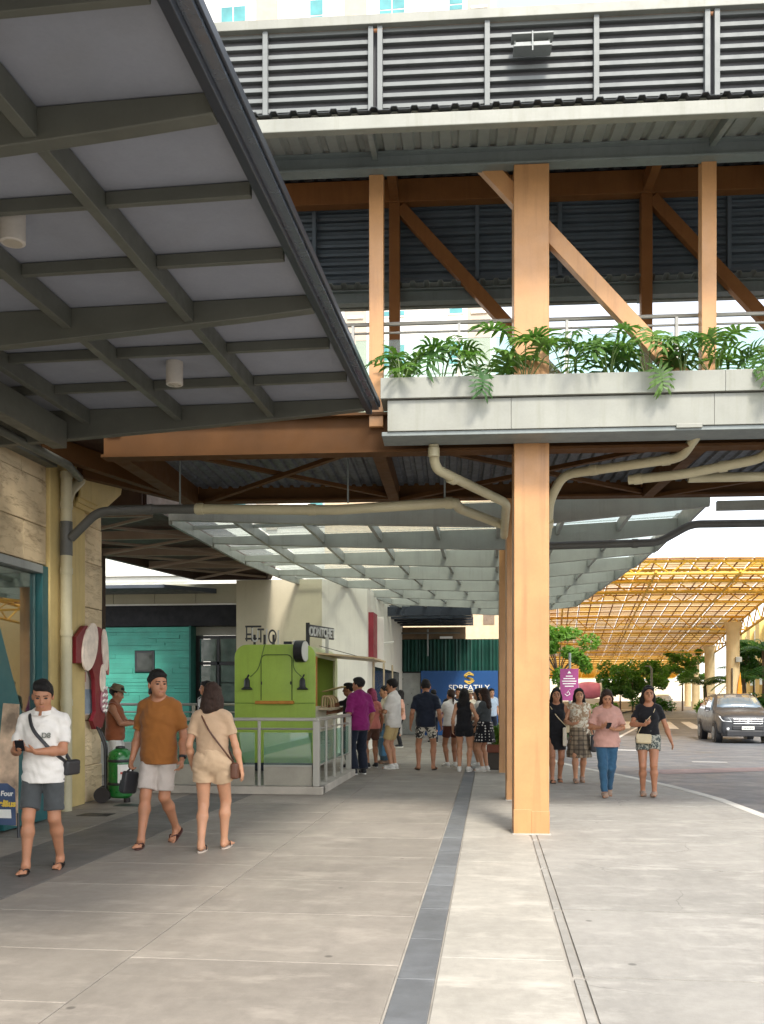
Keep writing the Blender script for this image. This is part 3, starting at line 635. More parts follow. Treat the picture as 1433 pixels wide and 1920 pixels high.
# poster with a street view and the red shaped sign hung on the pier
po = empty('wall_poster', (-5.575, 12.7, 1.22)); tag(po, 'framed pale poster of a building facade on the stone pier', 'poster')
MB().box(0, .02, -.62, .6, 0, 1.24).build('backing', mat('poster_cream', (.58, .50, .42), .6, var=.12, vs=5), po); MB().box(.021, .024, -.58, .55, .02, .36).build('printed_street', mat('poster_blue', (.25, .31, .36), .6, var=.3, vs=6), po)
for r_ in range(3):
    for c_ in range(3): MB().box(.021, .025, -.52 + c_ * .22, -.4 + c_ * .22, .46 + r_ * .25, .60 + r_ * .25).build('printed_window', mat('poster_brick', (.45, .22, .16), .6), po)
sg = empty('shaped_sign', (-5.52, 12.85, 1.02)); tag(sg, 'dark red cut-out sign with cream ovals and white squiggle on the pier', 'sign')
RD = mat('sign_red', (.17, .008, .016), .4, var=.12); CR = mat('sign_cream', (.78, .66, .55), .5, var=.2, vs=7); PK = mat('sign_pink', (.45, .17, .15), .5, var=.2)
def blob(pts, x0, x1, name, m): MB().prism(pts, 'x', x0, x1).build(name, m, sg, bev=.006)
def oval(cy, cz, a, b, rot, n=22): return [(cy + a * math.cos(t) * math.cos(rot) - b * math.sin(t) * math.sin(rot), cz + a * math.cos(t) * math.sin(rot) + b * math.sin(t) * math.cos(rot)) for t in [2 * math.pi * i / n for i in range(n)]]
blob([(-.62, .90), (-.62, 1.25), (-.35, 1.42), (.12, 1.44), (.34, 1.40), (.36, 1.1), (.22, .75), (.3, .45), (.36, .2), (.25, .02), (.0, .0), (-.1, .12), (.02, .25), (-.02, .7), (-.15, .92)], 0, .06, 'sign_board', RD)
blob(oval(-.22, 1.14, .36, .22, R(62)), .061, .09, 'cream_oval', CR); blob(oval(.30, 1.12, .30, .10, R(98)), .061, .088, 'cream_oval', CR); blob(oval(.38, .98, .22, .05, R(100)), .05, .082, 'pink_edge', PK); blob(oval(.22, .72, .2, .09, R(85)), .061, .086, 'cream_oval', CR)
blob(oval(.28, .42, .2, .12, R(80)), .061, .078, 'white_patch', mat('sign_mauve', (.36, .16, .19), .5))
for i, (zz, a) in enumerate(((.56, .06), (.46, .075), (.38, .085), (.30, .08), (.24, .05))):
    MB().tube([(.085, .28 - a, zz), (.085, .26, zz + .035), (.085, .30, zz + .0), (.085, .28 + a, zz + .03)], .014, 6).build('squiggle', MATS['white_paint'], sg, True)
# teal leaning fin and the easel board by the shopfront
o = MB().prism([(9.3, 2.75), (9.55, 2.75), (10.98, .02), (9.9, .02)], 'x', -5.36, -5.24).build('leaning_panel', TL, None, bev=.008); o.location = (0, 0, 0); tag(o, 'slanted dark teal panel leaning at the shopfront edge', 'panel')
eb = empty('easel_board', (-4.98, 9.62, 0), R(0)); tag(eb, 'food poster on a black easel stand at the left edge', 'easel board')
MB().add([(-.62, .03, .16), (0.03, .0, .12), (-.08, .25, 1.40), (-.72, .28, 1.44), (-.62, .055, .16), (.03, .025, .12), (-.08, .275, 1.40), (-.72, .305, 1.44)], [(0, 1, 2, 3), (7, 6, 5, 4), (0, 4, 5, 1), (1, 5, 6, 2), (2, 6, 7, 3), (3, 7, 4, 0)]).build('poster', mat('food_poster', (.52, .36, .24), .45, var=.55, vs=4.5, fine=0), eb)
for p, q in (((.03, .03, .25), (.06, -.02, 0)), ((-.6, .06, .25), (-.62, .0, 0)), ((-.3, .2, .8), (-.3, .62, 0))): MB().tube([p, q], .014, 6).build('leg', MATS['black_metal'], eb)
MB().add([(-.34, .008 + .0, .135), (.025, -.008, .125), (-.022, .062, .50), (-.12, .085, .56), (-.22, .085, .56), (-.33, .065, .45)], [(0, 1, 2, 3, 4, 5)]).build('printed_badge', mat('badge_blue', (.035, .06, .13), .45), eb)
text('lettering', 'E Four,', .075, MATS['white_paint'], eb, (-.13, .054, .43), (R(79), 0, 0), .002, bold=.002); text('lettering', 'Geläus', .095, mat('badge_yellow', (.75, .50, .06), .5), eb, (-.13, .03, .32), (R(79), 0, 0), .002, bold=.004)
MB().add([(-.22, .006, .2), (-.03, .0, .2), (-.045, .018, .29), (-.235, .022, .29)], [(0, 1, 2, 3)]).build('printed_strip', MATS['white_paint'], eb)
# ---------------------------------------------------------------- green wheeled tank
bn = empty('wheeled_tank', (-5.16, 13.0, 0), R(15)); tag(bn, 'green wheeled tank with black straps and white label by the pier', 'tank')
GRN = mat('tank_green', (.010, .14, .022), .3, var=.12, space='O', coat=.3)
MB().lathe([(.13, .06), (.165, .09), (.175, .2), (.175, .62), (.15, .70), (.09, .745), (.03, .75)], n=26).build('body', GRN, bn, True)
for z in (.24, .56): MB().lathe([(.177, z), (.182, z + .01), (.182, z + .03), (.177, z + .04)], n=26).build('strap', MATS['black_metal'], bn, True)
MB().lathe([(.06, .745), (.07, .755), (.06, .78), (.02, .785)], n=16).build('lid', MATS['black_metal'], bn, True)
for y in (-.15, .15): MB().tube([(-.23, y - .03, .11), (-.23, y + .03, .11)], .11, 20).build('wheel', MATS['rubber_dark'], bn, True)
MB().lathe([(.045, 0), (.045, .06)], c=(.1, -.08, 0), n=12).build('castor', MATS['rubber_dark'], bn, True)
for y in (-.1, .1): MB().tube(fillet([(-.19, y, .1), (-.2, y, .8), (-.28, y, 1.0), (-.32, y * .3, 1.05)], .08), .016, 8).build('handle', MATS['black_metal'], bn, True)
la = MB(); 
for i in range(6):
    a0, a1 = R(-95 + i * 13), R(-95 + (i + 1) * 13); la.add([(.179 * math.cos(a0), .179 * math.sin(a0), .27), (.179 * math.cos(a1), .179 * math.sin(a1), .27), (.179 * math.cos(a1), .179 * math.sin(a1), .53), (.179 * math.cos(a0), .179 * math.sin(a0), .53)], [(0, 1, 2, 3)])
la.build('label', MATS['white_paint'], bn)
lb = MB().box(.02, .1, -.183, -.172, .40, .43); lb.build('red_mark', mat('label_red', (.5, .08, .05), .5), bn)
# ---------------------------------------------------------------- glass railing round the kiosk
RL = empty('glass_railing', (-4, 14.3, 0)); tag(RL, 'stainless and glass railing on a low concrete plinth around the kiosk', 'railing')
def rr(mb, name, m, **k):
    mb.v = [(x + 4, y - 14.3, z) for x, y, z in mb.v]; return mb.build(name, m, RL, **k)
PLN = mat('plinth_concrete', (.42, .38, .32), .8, bmp=.2, dirt=.3); SS = MATS['stainless']
PTH = [(-5.25, 14.30), (-2.60, 14.30), (-2.60, 17.62)]
for a, b in zip(PTH, PTH[1:]):
    A, B = Vector((*a, 0)), Vector((*b, 0)); d = (B - A).normalized(); ln = (B - A).length; sd_ = Vector((d.y, -d.x, 0))
    rr(MB().beam(A + Vector((0, 0, .06)) - d * .0, B + Vector((0, 0, .06)) + d * .11, .22, .12), 'plinth', PLN, bev=.01)
    rr(MB().beam(A + Vector((0, 0, 1.13)), B + Vector((0, 0, 1.13)), .075, .05), 'top_rail', SS, bev=.008); rr(MB().tube([A + Vector((0, 0, .985)), B + Vector((0, 0, .985))], .016, 8), 'mid_rail', SS)
    n = max(1, round(ln / .9))
    for i in range(n + 1):
        p = A + d * ln * i / n
        if i == n and b != PTH[-1]: continue
        w_ = .10 if i in (0, n) else .045
        rr(MB().box(p.x - w_ / 2, p.x + w_ / 2, p.y - w_ / 2, p.y + w_ / 2, .12, 1.105), 'post', SS, bev=.006)
        if i < n:
            q0 = p + d * .07; q1 = p + d * (ln / n - .07)
            rr(MB().beam(q0 + Vector((0, 0, .68)), q1 + Vector((0, 0, .68)), .012, .50), 'glass_pane', GLK)
            if a[1] == b[1]: rr(MB().beam(q0 + Vector((0, 0, .27)), q1 + Vector((0, 0, .27)), .02, .28), 'infill_panel', mat('infill_beige', (.34, .315, .255), .6))
            rr(MB().beam(q0 + Vector((0, 0, .425)), q1 + Vector((0, 0, .425)), .03, .025), 'clamp_bar', SS)
r2 = empty('rear_railing', (-7.5, 20.6, 0)); tag(r2, 'farther stainless railing in front of the teal wall', 'railing')
for z, r_ in ((1.29, .03), (1.12, .018), (.3, .02)): MB().tube([(-4, 0, z), (2.3, 0, z)], r_, 8).build('rail', SS, r2, True)
for i in range(6): MB().box(-4 + i * 1.25 - .03, -4 + i * 1.25 + .03, -.03, .03, 0, 1.27).build('post', SS, r2)
for i in range(5): MB().box(-3.95 + i * 1.25, -2.83 + i * 1.25, -.005, .005, .34, 1.08).build('glass_pane', GL, r2)
o = MB().box(-9.8, -5.05, 17.2, 17.4, 0, .62).build('low_wall', mat('low_wall_grey', (.50, .50, .46), .7, dirt=.2), None, bev=.01); tag(o, 'low pale wall behind the railing left of the kiosk', 'wall')
# ---------------------------------------------------------------- green kiosk
KX0, KX1, KY0, KY1, KZ0, KZ1 = -4.95, -3.35, 18.3, 21.0, .18, 2.48
KI = empty('food_kiosk', (-4.15, 18.3, 0)); tag(KI, 'lime green rounded food kiosk with open side hatch', 'kiosk')
def ki(mb, name, m, par=None, **k):
    mb.v = [(x + 4.15, y - 18.3, z) for x, y, z in mb.v]; return mb.build(name, m, par or KI, **k)
LIME = mat('lime_paint', (.40, .58, .085), .38, var=.07, coat=.15, dirt=.25, dirtc=(.2, .3, .04), streak=True); LIME2 = mat('pale_lime', (.55, .57, .30), .45, var=.05); WOOD = mat('orange_wood', (.55, .22, .03), .5, var=.2, vs=8); BEI = mat('kiosk_inside', (.50, .40, .16), .7)
def rrect(x0, x1, z0, z1, r, n=6, bottom=False):
    p = []
    for cx, cz, a in ((x1 - r, z1 - r, 0), (x0 + r, z1 - r, 90)):
        p += [(cx + r * math.cos(R(a + 90 * i / n)), cz + r * math.sin(R(a + 90 * i / n))) for i in range(n + 1)]
    if bottom:
        for cx, cz, a in ((x0 + r, z0 + r, 180), (x1 - r, z0 + r, 270)): p += [(cx + r * math.cos(R(a + 90 * i / n)), cz + r * math.sin(R(a + 90 * i / n))) for i in range(n + 1)]
        return p
    return p + [(x0, z0), (x1, z0)]
shell = rrect(KX0, KX1, KZ0, KZ1, .24)
ki(MB().prism(shell, 'y', KY0, KY0 + .04), 'end_wall', LIME, bev=.012); ki(MB().prism(shell, 'y', KY1 - .04, KY1), 'end_wall', LIME)
rf = MB(); arcp = [q for q in shell[:-2]]; n = len(arcp)
rf.add([(x, KY0 + .04, z) for x, z in arcp] + [(x, KY1 - .04, z) for x, z in arcp], [(i, i + 1, i + 1 + n, i + n) for i in range(n - 1)]); solid(ki(rf, 'roof_shell', LIME2, smooth=True), .03)
ki(MB().box(KX0, KX0 + .03, KY0 + .04, KY1 - .04, KZ0, KZ1 - .24), 'side_wall', LIME); ki(MB().box(KX1 - .04, KX1 - .002, KY0 + .04, KY1 - .04, KZ0, 1.28), 'counter_front', mat('counter_cream', (.62, .58, .42), .5, var=.1))
ki(MB().box(KX1 - .04, KX1, KY0 + .04, KY0 + .22, 1.28, 2.25), 'window_jamb', WOOD); ki(MB().box(KX1 - .04, KX1, KY1 - .35, KY1 - .04, 1.28, 2.25), 'window_jamb', LIME2)
ki(MB().box(KX0 + .05, KX1 - .05, KY0 + .05, KY1 - .05, KZ0, KZ0 + .05), 'floor', BEI); ki(MB().box(KX0 + .5, KX0 + .53, KY0 + .05, KY1 - .05, .3, 2.3), 'inner_partition', BEI)
ki(MB().box(KX1 - .25, KX1 + .28, KY0 + .3, KY1 - .1, 1.20, 1.25), 'counter_top', mat('counter_wood', (.6, .5, .32), .4, var=.1), bev=.006)
ki(MB().box(KX0 + .003, KX1 - .003, KY0 - .006, KY0 + .002, 1.335, 1.347), 'belt_seam', mat('seam', (.14, .25, .03), .6))
fr = rrect(-4.42, -3.81, 1.40, 2.28, .1); ki(MB().tube([(x, KY0 - .006, z) for x, z in [(-3.81, 1.40)] + fr[:-2] + [(-4.42, 1.40)]], .009, 6), 'hatch_seal', mat('seal', (.09, .15, .03), .6), smooth=True)
ki(MB().box(-4.51, -3.76, KY0 - .14, KY0 - .004, 1.325, 1.385), 'shelf', WOOD, bev=.008)
for x in (-3.83, -4.41): ki(MB().box(x - .01, x + .01, KY0 - .03, KY0 - .004, 1.70, 1.76), 'hatch_latch', MATS['black_metal'])
for (x, cx) in ((-4.67, -4.35), (-3.58, -3.78)):
    e = ki(MB().lathe([(.105, 1.60), (.115, 1.615), (.06, 1.66), (.055, 1.78), (.035, 1.82), (.02, 1.83)], c=(x, KY0 - .12, 0), n=18), 'bell_lamp', MATS['black_metal'], smooth=True)
    mb = MB().tube(fillet([(x, KY0 - .12, 1.82), (x + .03, KY0 - .1, 1.90), (x, KY0 - .01, 1.86)], .04), .014, 6); mb.v = [(a + 4.15, b - 18.3, c) for a, b, c in mb.v]; mb.build('bracket', MATS['black_metal'], e, True)
    s_ = 1 if cx > x else -1
    ki(MB().tube(fillet([(x + s_ * .04, KY0 - .02, 1.85), (x + s_ * .2, KY0 - .015, 2.0), (cx, KY0 - .012, 2.47), (cx, KY0 + .1, 2.50)], .2), .008, 6), 'cord', mat('cord_green', (.12, .2, .05), .6), smooth=True)
ki(MB().tube([(-3.70, KY0 - .10, 2.34), (-3.53, KY0 - .125, 2.34)], .21, 28), 'round_sign', MATS['black_metal'], smooth=True)
ki(MB().tube([(-3.531, KY0 - .125, 2.34), (-3.515, KY0 - .128, 2.34)], .195, 28), 'round_sign_face', MATS['white_paint'], smooth=False)
ki(MB().box(-3.80, -3.68, KY0 + .0, KY0 + .12, 2.47, 2.56), 'roof_lamp', MATS['white_paint'], bev=.02); ki(MB().box(-3.98, -3.83, KY0 + .02, KY0 + .12, 2.49, 2.54), 'roof_box', MATS['blue_black_metal'])
# open flap over the counter
ki(MB().add([(KX1 - .02, KY0 + .15, 2.30), (KX1 - .02, KY1 - .2, 2.30), (-2.25, KY1 - .2, 2.20), (-2.25, KY0 + .35, 2.20), (KX1 - .02, KY0 + .15, 2.335), (KX1 - .02, KY1 - .2, 2.335), (-2.25, KY1 - .2, 2.235), (-2.25, KY0 + .35, 2.235)], [(0, 1, 2, 3), (7, 6, 5, 4), (0, 4, 5, 1), (1, 5, 6, 2), (2, 6, 7, 3), (3, 7, 4, 0)]), 'awning_flap', mat('flap_tan', (.62, .47, .26), .5, var=.1))
ki(MB().tube([(KX1, KY0 + .4, 2.47), (-2.5, KY0 + .6, 2.24)], .006, 5), 'stay_cable', MATS['black_metal'])
ki(MB().add([(KX1 + .0, 19.0, 1.56), (KX1 + .42, 19.0, 1.66), (KX1 + .42, 19.5, 1.66), (KX1, 19.5, 1.56), (KX1 + .0, 19.0, 1.58), (KX1 + .42, 19.0, 1.68), (KX1 + .42, 19.5, 1.68), (KX1, 19.5, 1.58)], [(0, 1, 2, 3), (7, 6, 5, 4), (0, 4, 5, 1), (1, 5, 6, 2), (2, 6, 7, 3), (3, 7, 4, 0)]), 'menu_flap', BEI)
for i in range(4): ki(MB().tube(fillet([(KX1 + .05, 18.75 + i * .3, 1.25), (KX1 + .05, 18.8 + i * .3, 1.5), (KX1 + .2, 18.85 + i * .3, 1.44), (KX1 + .22, 18.85 + i * .3, 1.25)], .08), .02, 6), 'display_rack', mat('rack_wood', (.55, .40, .2), .5), smooth=True)
for x in (-4.7, -3.6): ki(MB().tube([(x - .06, 18.7, .19), (x + .06, 18.7, .19)], .19, 18), 'wheel', MATS['rubber_dark'], smooth=True)
ki(MB().box(KX0 + .1, KX1 - .1, KY0 + .08, KY0 + .12, .02, .2), 'skirt_panel', MATS['blue_black_metal'])
LT = mat('letter_black', (.03, .03, .032), .4); LW = mat('letter_white', (.55, .55, .52), .5)
le = empty('roof_letters', (-4.42, 18.42, 2.48)); tag(le, 'black framed roof letters seen from behind on the kiosk', 'lettering')
for x in (-.16, .04, .22): MB().box(x - .02, x + .02, -.02, .02, 0, .2).build('mount', LT, le)
for z in (.12, .36): MB().box(-.34, -.02, -.03, -.01, z - .018, z + .018).build('rail', LT, le)
for i, c_ in enumerate('HUTIQJ'): text('letter', c_, .40, LT if i % 2 == 0 else LW, le, (-.26 + i * .115, -.02, .07 - i * .012), (R(90), 0, R(8)), .03, sx=.55)
lr = empty('side_letters', (-3.5, 18.6, 2.5)); tag(lr, 'white faced block letters on black over the kiosk side', 'lettering')
MB().box(-.09, -.02, -.03, .03, -.05, .42).build('mount', LT, lr); MB().box(.2, .26, .55, .6, -.2, .18).build('mount', LW, lr)
rz = math.atan2(1.1, .5)
ww_ = MB().beam((-.04, 0, .27), (.3, .9, .25), .06, .24); ww_.build('backing', LT, lr, bev=.01)
text('letters', 'ODNTCHET', .25, LW, lr, (.16, .41, .17), (R(90), 0, math.atan2(.9, .34)), .012, sx=.72, bold=.006)
# ---------------------------------------------------------------- teal clad building and black shop door behind
TB = empty('teal_clad_building', (-8, 24, 0)); tag(TB, 'building with teal plank cladding, black band and dark double door', 'building')
def tb(mb, name, m, par=None, **k):
    if par is None: mb.v = [(x + 8, y - 24, z) for x, y, z in mb.v]
    return mb.build(name, m, par or TB, **k)
TE = mat('teal_plank', (.045, .30, .225), .55, var=.12, rand=.10, fine=.12, dirt=.1); TE2 = mat('teal_joint', (.012, .10, .08), .7)
tb(MB().box(-13, -7.62, 24.04, 24.4, 0, 3.27), 'plank_backing', TE2); tb(MB().box(-7.66, -7.615, 23.9, 25.0, 0, 3.27), 'return_panel', TE2)
z = .02; rt_ = random.Random(5)
while z < 3.25:
    hz = rt_.choice((.07, .10, .13)); x = -13.0
    while x < -7.7:
        x2 = min(x + rt_.uniform(.8, 2.2), -7.64)
        if -7.64 - x2 < .3: x2 = -7.64
        zt = min(z + hz, 3.27)
        if not (x2 > -9.12 and x < -8.62 and zt > 2.1 and z < 2.63):
            tb(MB().box(x + .003, x2 - .003, 24.0 - rt_.choice((0, .01, .016)), 24.05, z + rt_.choice((.001, .001, .008)), zt - .001), 'plank', TE)
        else:
            if x < -9.14: tb(MB().box(x + .003, -9.14, 24.0, 24.05, z + .002, zt), 'plank', TE)
            if x2 > -8.6: tb(MB().box(-8.6, x2 - .003, 24.0, 24.05, z + .002, zt), 'plank', TE)
        x = x2
    z += hz
w_ = tb(MB().box(-9.13, -8.61, 23.985, 24.03, 2.10, 2.64), 'window', MATS['black_metal'], bev=.005); mb = MB().box(-9.07 + 8, -8.66 + 8, -.022, -.014, 2.15, 2.59); mb.build('pane', mat('dark_pane', (.02, .025, .02), .12), w_)
tb(MB().box(-13, -6.42, 23.93, 24.5, 3.275, 3.80), 'black_band', MATS['black_void']); tb(MB().box(-13, -6.42, 23.90, 24.5, 3.805, 3.84), 'band_trim', MATS['white_paint'])
FC = mat('fascia_cream', (.40, .37, .27), .7, var=.06)
for i in range(6): tb(MB().box(-13 + i * 1.1 + .006, -13 + (i + 1) * 1.1 - .006, 23.96, 24.5, 3.842, 4.35), 'fascia_panel', FC, bev=.004)
tb(MB().add([(-13, 22.7, 4.12), (-7.9, 22.7, 4.12), (-6.95, 23.95, 4.1), (-13, 23.95, 4.1), (-13, 22.7, 4.2), (-7.9, 22.7, 4.2), (-6.95, 23.95, 4.22), (-13, 23.95, 4.22)], [(0, 1, 2, 3), (7, 6, 5, 4), (0, 4, 5, 1), (1, 5, 6, 2), (2, 6, 7, 3), (3, 7, 4, 0)]), 'door_canopy', mat('canopy_slate', (.05, .06, .075), .4))
for i in range(7): tb(MB().add([(-13 + i * .8, 22.75, 4.21), (-12.24 + i * .8, 22.75, 4.21), (-12.24 + i * .8, 23.9, 4.42), (-13 + i * .8, 23.9, 4.42)], [(0, 1, 2, 3)]), 'canopy_glass', GLW)
tb(MB().box(-14, -6.5, 27, 27.5, 4.3, 6.4), 'upper_wall', MATS['white_paint']); tb(MB().box(-14, -6.5, 26.9, 27.6, 4.95, 5.05), 'upper_ledge', MATS['white_paint'])
tb(MB().box(-7.6, -6.42, 24.3, 24.4, 3.05, 3.27), 'door_lintel', mat('lintel_grey', (.30, .29, .25), .7)); tb(MB().box(-7.6, -6.42, 25.6, 25.7, 0, 3.1), 'lobby_wall', mat('lobby', (.05, .06, .05), .5))
d_ = tb(MB().box(-7.6, -7.52, 24.3, 24.38, 0, 3.04).box(-6.5, -6.42, 24.3, 24.38, 0, 3.04).box(-7.52, -6.5, 24.3, 24.38, 2.96, 3.04).box(-7.52, -6.5, 24.3, 24.38, 2.28, 2.36).box(-7.04, -6.98, 24.3, 24.38, 0, 2.96), 'door_frame', MATS['black_metal'])
for x0_, x1_ in ((-7.5, -7.05), (-6.97, -6.52)):
    for z0_, z1_ in ((2.37, 2.95), (.1, .8), (.83, 1.3), (1.33, 1.8), (1.83, 2.27)): mb = MB().box(x0_ + .03 + 8, x1_ - .03 + 8, .33, .345, z0_, z1_); mb.build('pane', mat('door_pane', (.10, .14, .12), .08, var=.3), d_)
# ---------------------------------------------------------------- pale corner building behind the kiosk
WB = empty('corner_building', (-4.3, 23.9, 0)); tag(WB, 'pale cream corner building rising behind the kiosk', 'building')
WC = mat('corner_beige', (.54, .485, .35), .75, var=.04, dirt=.15, streak=True, dirtc=(.3, .26, .18)); WH = mat('corner_white', (.74, .70, .60), .7, var=.04, dirt=.2, streak=True, dirtc=(.4, .36, .28))
MB().prism([(-2.1, 0.0), (0.1, 0.0), (1.02, 1.75), (1.02, 12.5), (-2.1, 12.5)], 'z', 0, 4.42).build('wall', WH, WB); MB().box(-2.11, 0.09, -.03, -.001, 0, 4.42).build('front_panel', WC, WB)
for y0 in (3.0, 5.6, 8.2): MB().box(1.021, 1.06, y0, y0 + 2.3, .1, 2.3).build('shop_window', mat('shop_dark', (.03, .032, .03), .15), WB); MB().box(1.03, 1.08, y0 - .12, y0 - .02, 0, 2.5).build('window_mullion', mat('mullion_tan', (.45, .36, .24), .5), WB)
MB().box(1.021, 1.16, 2.0, 2.9, 2.45, 3.75).build('red_panel', mat('panel_red', (.25, .02, .035), .5), WB); MB().box(1.0, 1.34, 2.92, 3.0, 2.40, 3.70).build('white_blade_sign', MATS['white_paint'], WB)
MB().tube([(1.05, 3.2, 2.95), (1.6, 3.2, 3.0)], .025, 8).build('lamp_arm', MATS['white_paint'], WB)
# ---------------------------------------------------------------- end of the arcade
EW = empty('arcade_end_wall', (-2, 36, 0)); tag(EW, 'dark end wall of the arcade with green curtain and steel doors', 'wall')
CU = mat('green_curtain', (.005, .05, .034), .6, var=.35, vs=1.2); pr = []
for i in range(120): x = -4.4 + i * .042; pr.append((x, .05 * math.sin(i * 1.9) + .03 * math.sin(i * .63)))
mb = MB(); n = len(pr); mb.add([(x + 2 - 2 + 2 * 0 + 0, y, 2.38) for x, y in pr] + [(x, y * .8, 3.58) for x, y in pr], [(i, i + 1, i + 1 + n, i + n) for i in range(n - 1)]); mb.v = [(x + 2, y, z) for x, y, z in mb.v]; mb.build('curtain', CU, EW, True)
MB().box(-2.5, 2.8, .25, .4, 0, 3.6).build('wall', MATS['black_metal'], EW)
for x0_ in (-2.28, -1.42): MB().box(x0_, x0_ + .83, .05, .12, 0, 2.33).build('steel_door', mat('door_steel', (.30, .31, .29), .35, metal=.6, var=.2), EW, bev=.006)
MB().box(-1.47, -1.43, .0, .05, .95, 1.15).build('door_handle', MATS['black_metal'], EW); MB().box(-1.86, -1.7, .0, .05, 2.40, 2.45).build('door_lamp_box', MATS['white_paint'], EW)
for i in range(5): MB().box(-2.6, 1.4, -5.2 + i * 1.1, -4.9 + i * 1.1, 4.05, 4.35).build('ceiling_beam', MATS['blue_black_metal'], EW)
MB().box(-2.6, 1.3, -4.2, .4, 4.36, 4.5).build('ceiling', MATS['dark_roof'], EW); MB().box(-2.5, 1.1, .1, .3, 3.6, 4.05).build('timber_band', mat('timber_band', (.16, .10, .05), .6, var=.3), EW)
MB().tube([(-.3, -.2, 2.95), (-.3, -.2, 3.95)], .03, 8).build('hanging_rod', MATS['light_grey_metal'], EW); MB().box(-2.2, .9, -.25, -.18, 3.78, 3.84).build('rail', MATS['green_grey_steel'], EW); MB().box(.15, .62, -.2, -.14, 3.60, 3.68).build('small_light_box', MATS['white_paint'], EW)
bb = empty('blue_hoarding', (-1.1, 35.75, 0)); tag(bb, 'blue hoarding with gold interlaced S emblem and white lettering', 'sign')
MB().box(-1.45, 1.4, 0, .08, 0, 2.4).build('board', mat('hoarding_blue', (.008, .065, .21), .45, var=.06), bb)
GO = mat('emblem_gold', (.70, .46, .08), .4); 
def strip(pts, w_): 
    for a, b in zip(pts, pts[1:]): MB().beam((a[0], -.012, a[1]), (b[0], -.012, b[1]), w_, .02, (0, 1, 0)).build('emblem_stroke', GO, bb)
sx0, sz0 = .34, 2.14
for off in (0, .075): strip([(sx0 + .17 , sz0 + .10 - off * .2 + .0), (sx0, sz0 + .21 - off), (sx0 - .17 + off * .3, sz0 + .10 - off * .6), (sx0 - .17 + off * .3, sz0 + .05 - off * .3), (sx0 + .17 - off * .3, sz0 - .09 + off * .5), (sx0 + .17 - off * .3, sz0 - .13 + off * .5), (sx0, sz0 - .23 + off), (sx0 - .17, sz0 - .12 + off * .2)], .04)
text('lettering', 'SDREATILY', .28, MATS['white_paint'], bb, (.34, -.01, 1.68), (R(90), 0, 0), .006, sx=1.1, bold=.003)
for x0_ in (-.3, .02, .3, .62): MB().box(x0_, x0_ + .22, -.012, -.002, 1.40, 1.50).build('small_text_mark', MATS['white_paint'], bb)
ff = empty('far_tan_facade', (0, 52, 0)); tag(ff, 'sunlit tan facade glimpsed beyond the arcade end', 'building')
MB().box(-9, 3.2, 0, 6, 0, 16).build('wall', mat('tan_facade', (.62, .47, .30), .8), ff)
for r_ in range(4):
    for c_ in range(4): f_ = MB().box(-1.6 + c_ * 1.25, -1.0 + c_ * 1.25, -.04, .02, 3.6 + r_ * 1.7, 4.5 + r_ * 1.7).build('window', mat('tan_window', (.20, .14, .09), .3), ff)
# ---------------------------------------------------------------- white tower block behind the bridge
TW = empty('apartment_tower', (-9, 60, 0)); tag(TW, 'white apartment tower with tan bays rising behind the bridge', 'building')
WTW = mat('tower_white', (.78, .76, .70), .75, var=.03); TAN = mat('tower_tan', (.50, .42, .33), .75, var=.06); TGL = mat('tower_glass', (.10, .32, .33), .12, var=.25, vs=.8)
MB().box(-22, 9.4, 0, 14, 0, 62).build('wall', WTW, TW)
wfr = MB().box(-.85, .85, -.06, .03, -.75, .75).mesh('window', mat('window_frame', (.70, .70, .66), .5)); wfs = MB().box(-.5, .5, -.06, .03, -.75, .75).mesh('window', MATS['window_frame'])
pn = MB().box(-.37, .37, -.075, -.061, -.3, .64).box(-.37, .37, -.075, -.061, -.66, -.38).mesh('pane', TGL); pns = MB().box(-.4, .4, -.075, -.061, -.3, .64).box(-.4, .4, -.075, -.061, -.66, -.38).mesh('pane', TGL)
for fl in range(5, 17):
    zc = 3.15 * fl - 2.4
    for x in (-7.3, 2.9, -17):
        o = link('window', wfr, TW, (x, 0, zc)); [link('pane', pn, o, (dx, 0, 0)) for dx in (-.41, .41)]
    for x in (-1.9, 6.9, -12): o = link('window', wfs, TW, (x, 0, zc)); link('pane', pns, o)
for x in (-5.1, .6, 8.35):
    MB().box(x - .68, x + .68, -.16, -.003, 12, 62).build('tan_bay', TAN, TW)
    for fl in range(5, 17): MB().box(x - .5, x + .5, -.26, -.165, 3.15 * fl - 3.2, 3.15 * fl - 3.05).build('bay_ledge', WTW, TW)
for fl in range(5, 17): MB().box(-22, 9.4, -.05, -.001, 3.15 * fl - 3.62, 3.15 * fl - 3.57).build('floor_band', mat('band_grey', (.55, .53, .5), .7), TW)
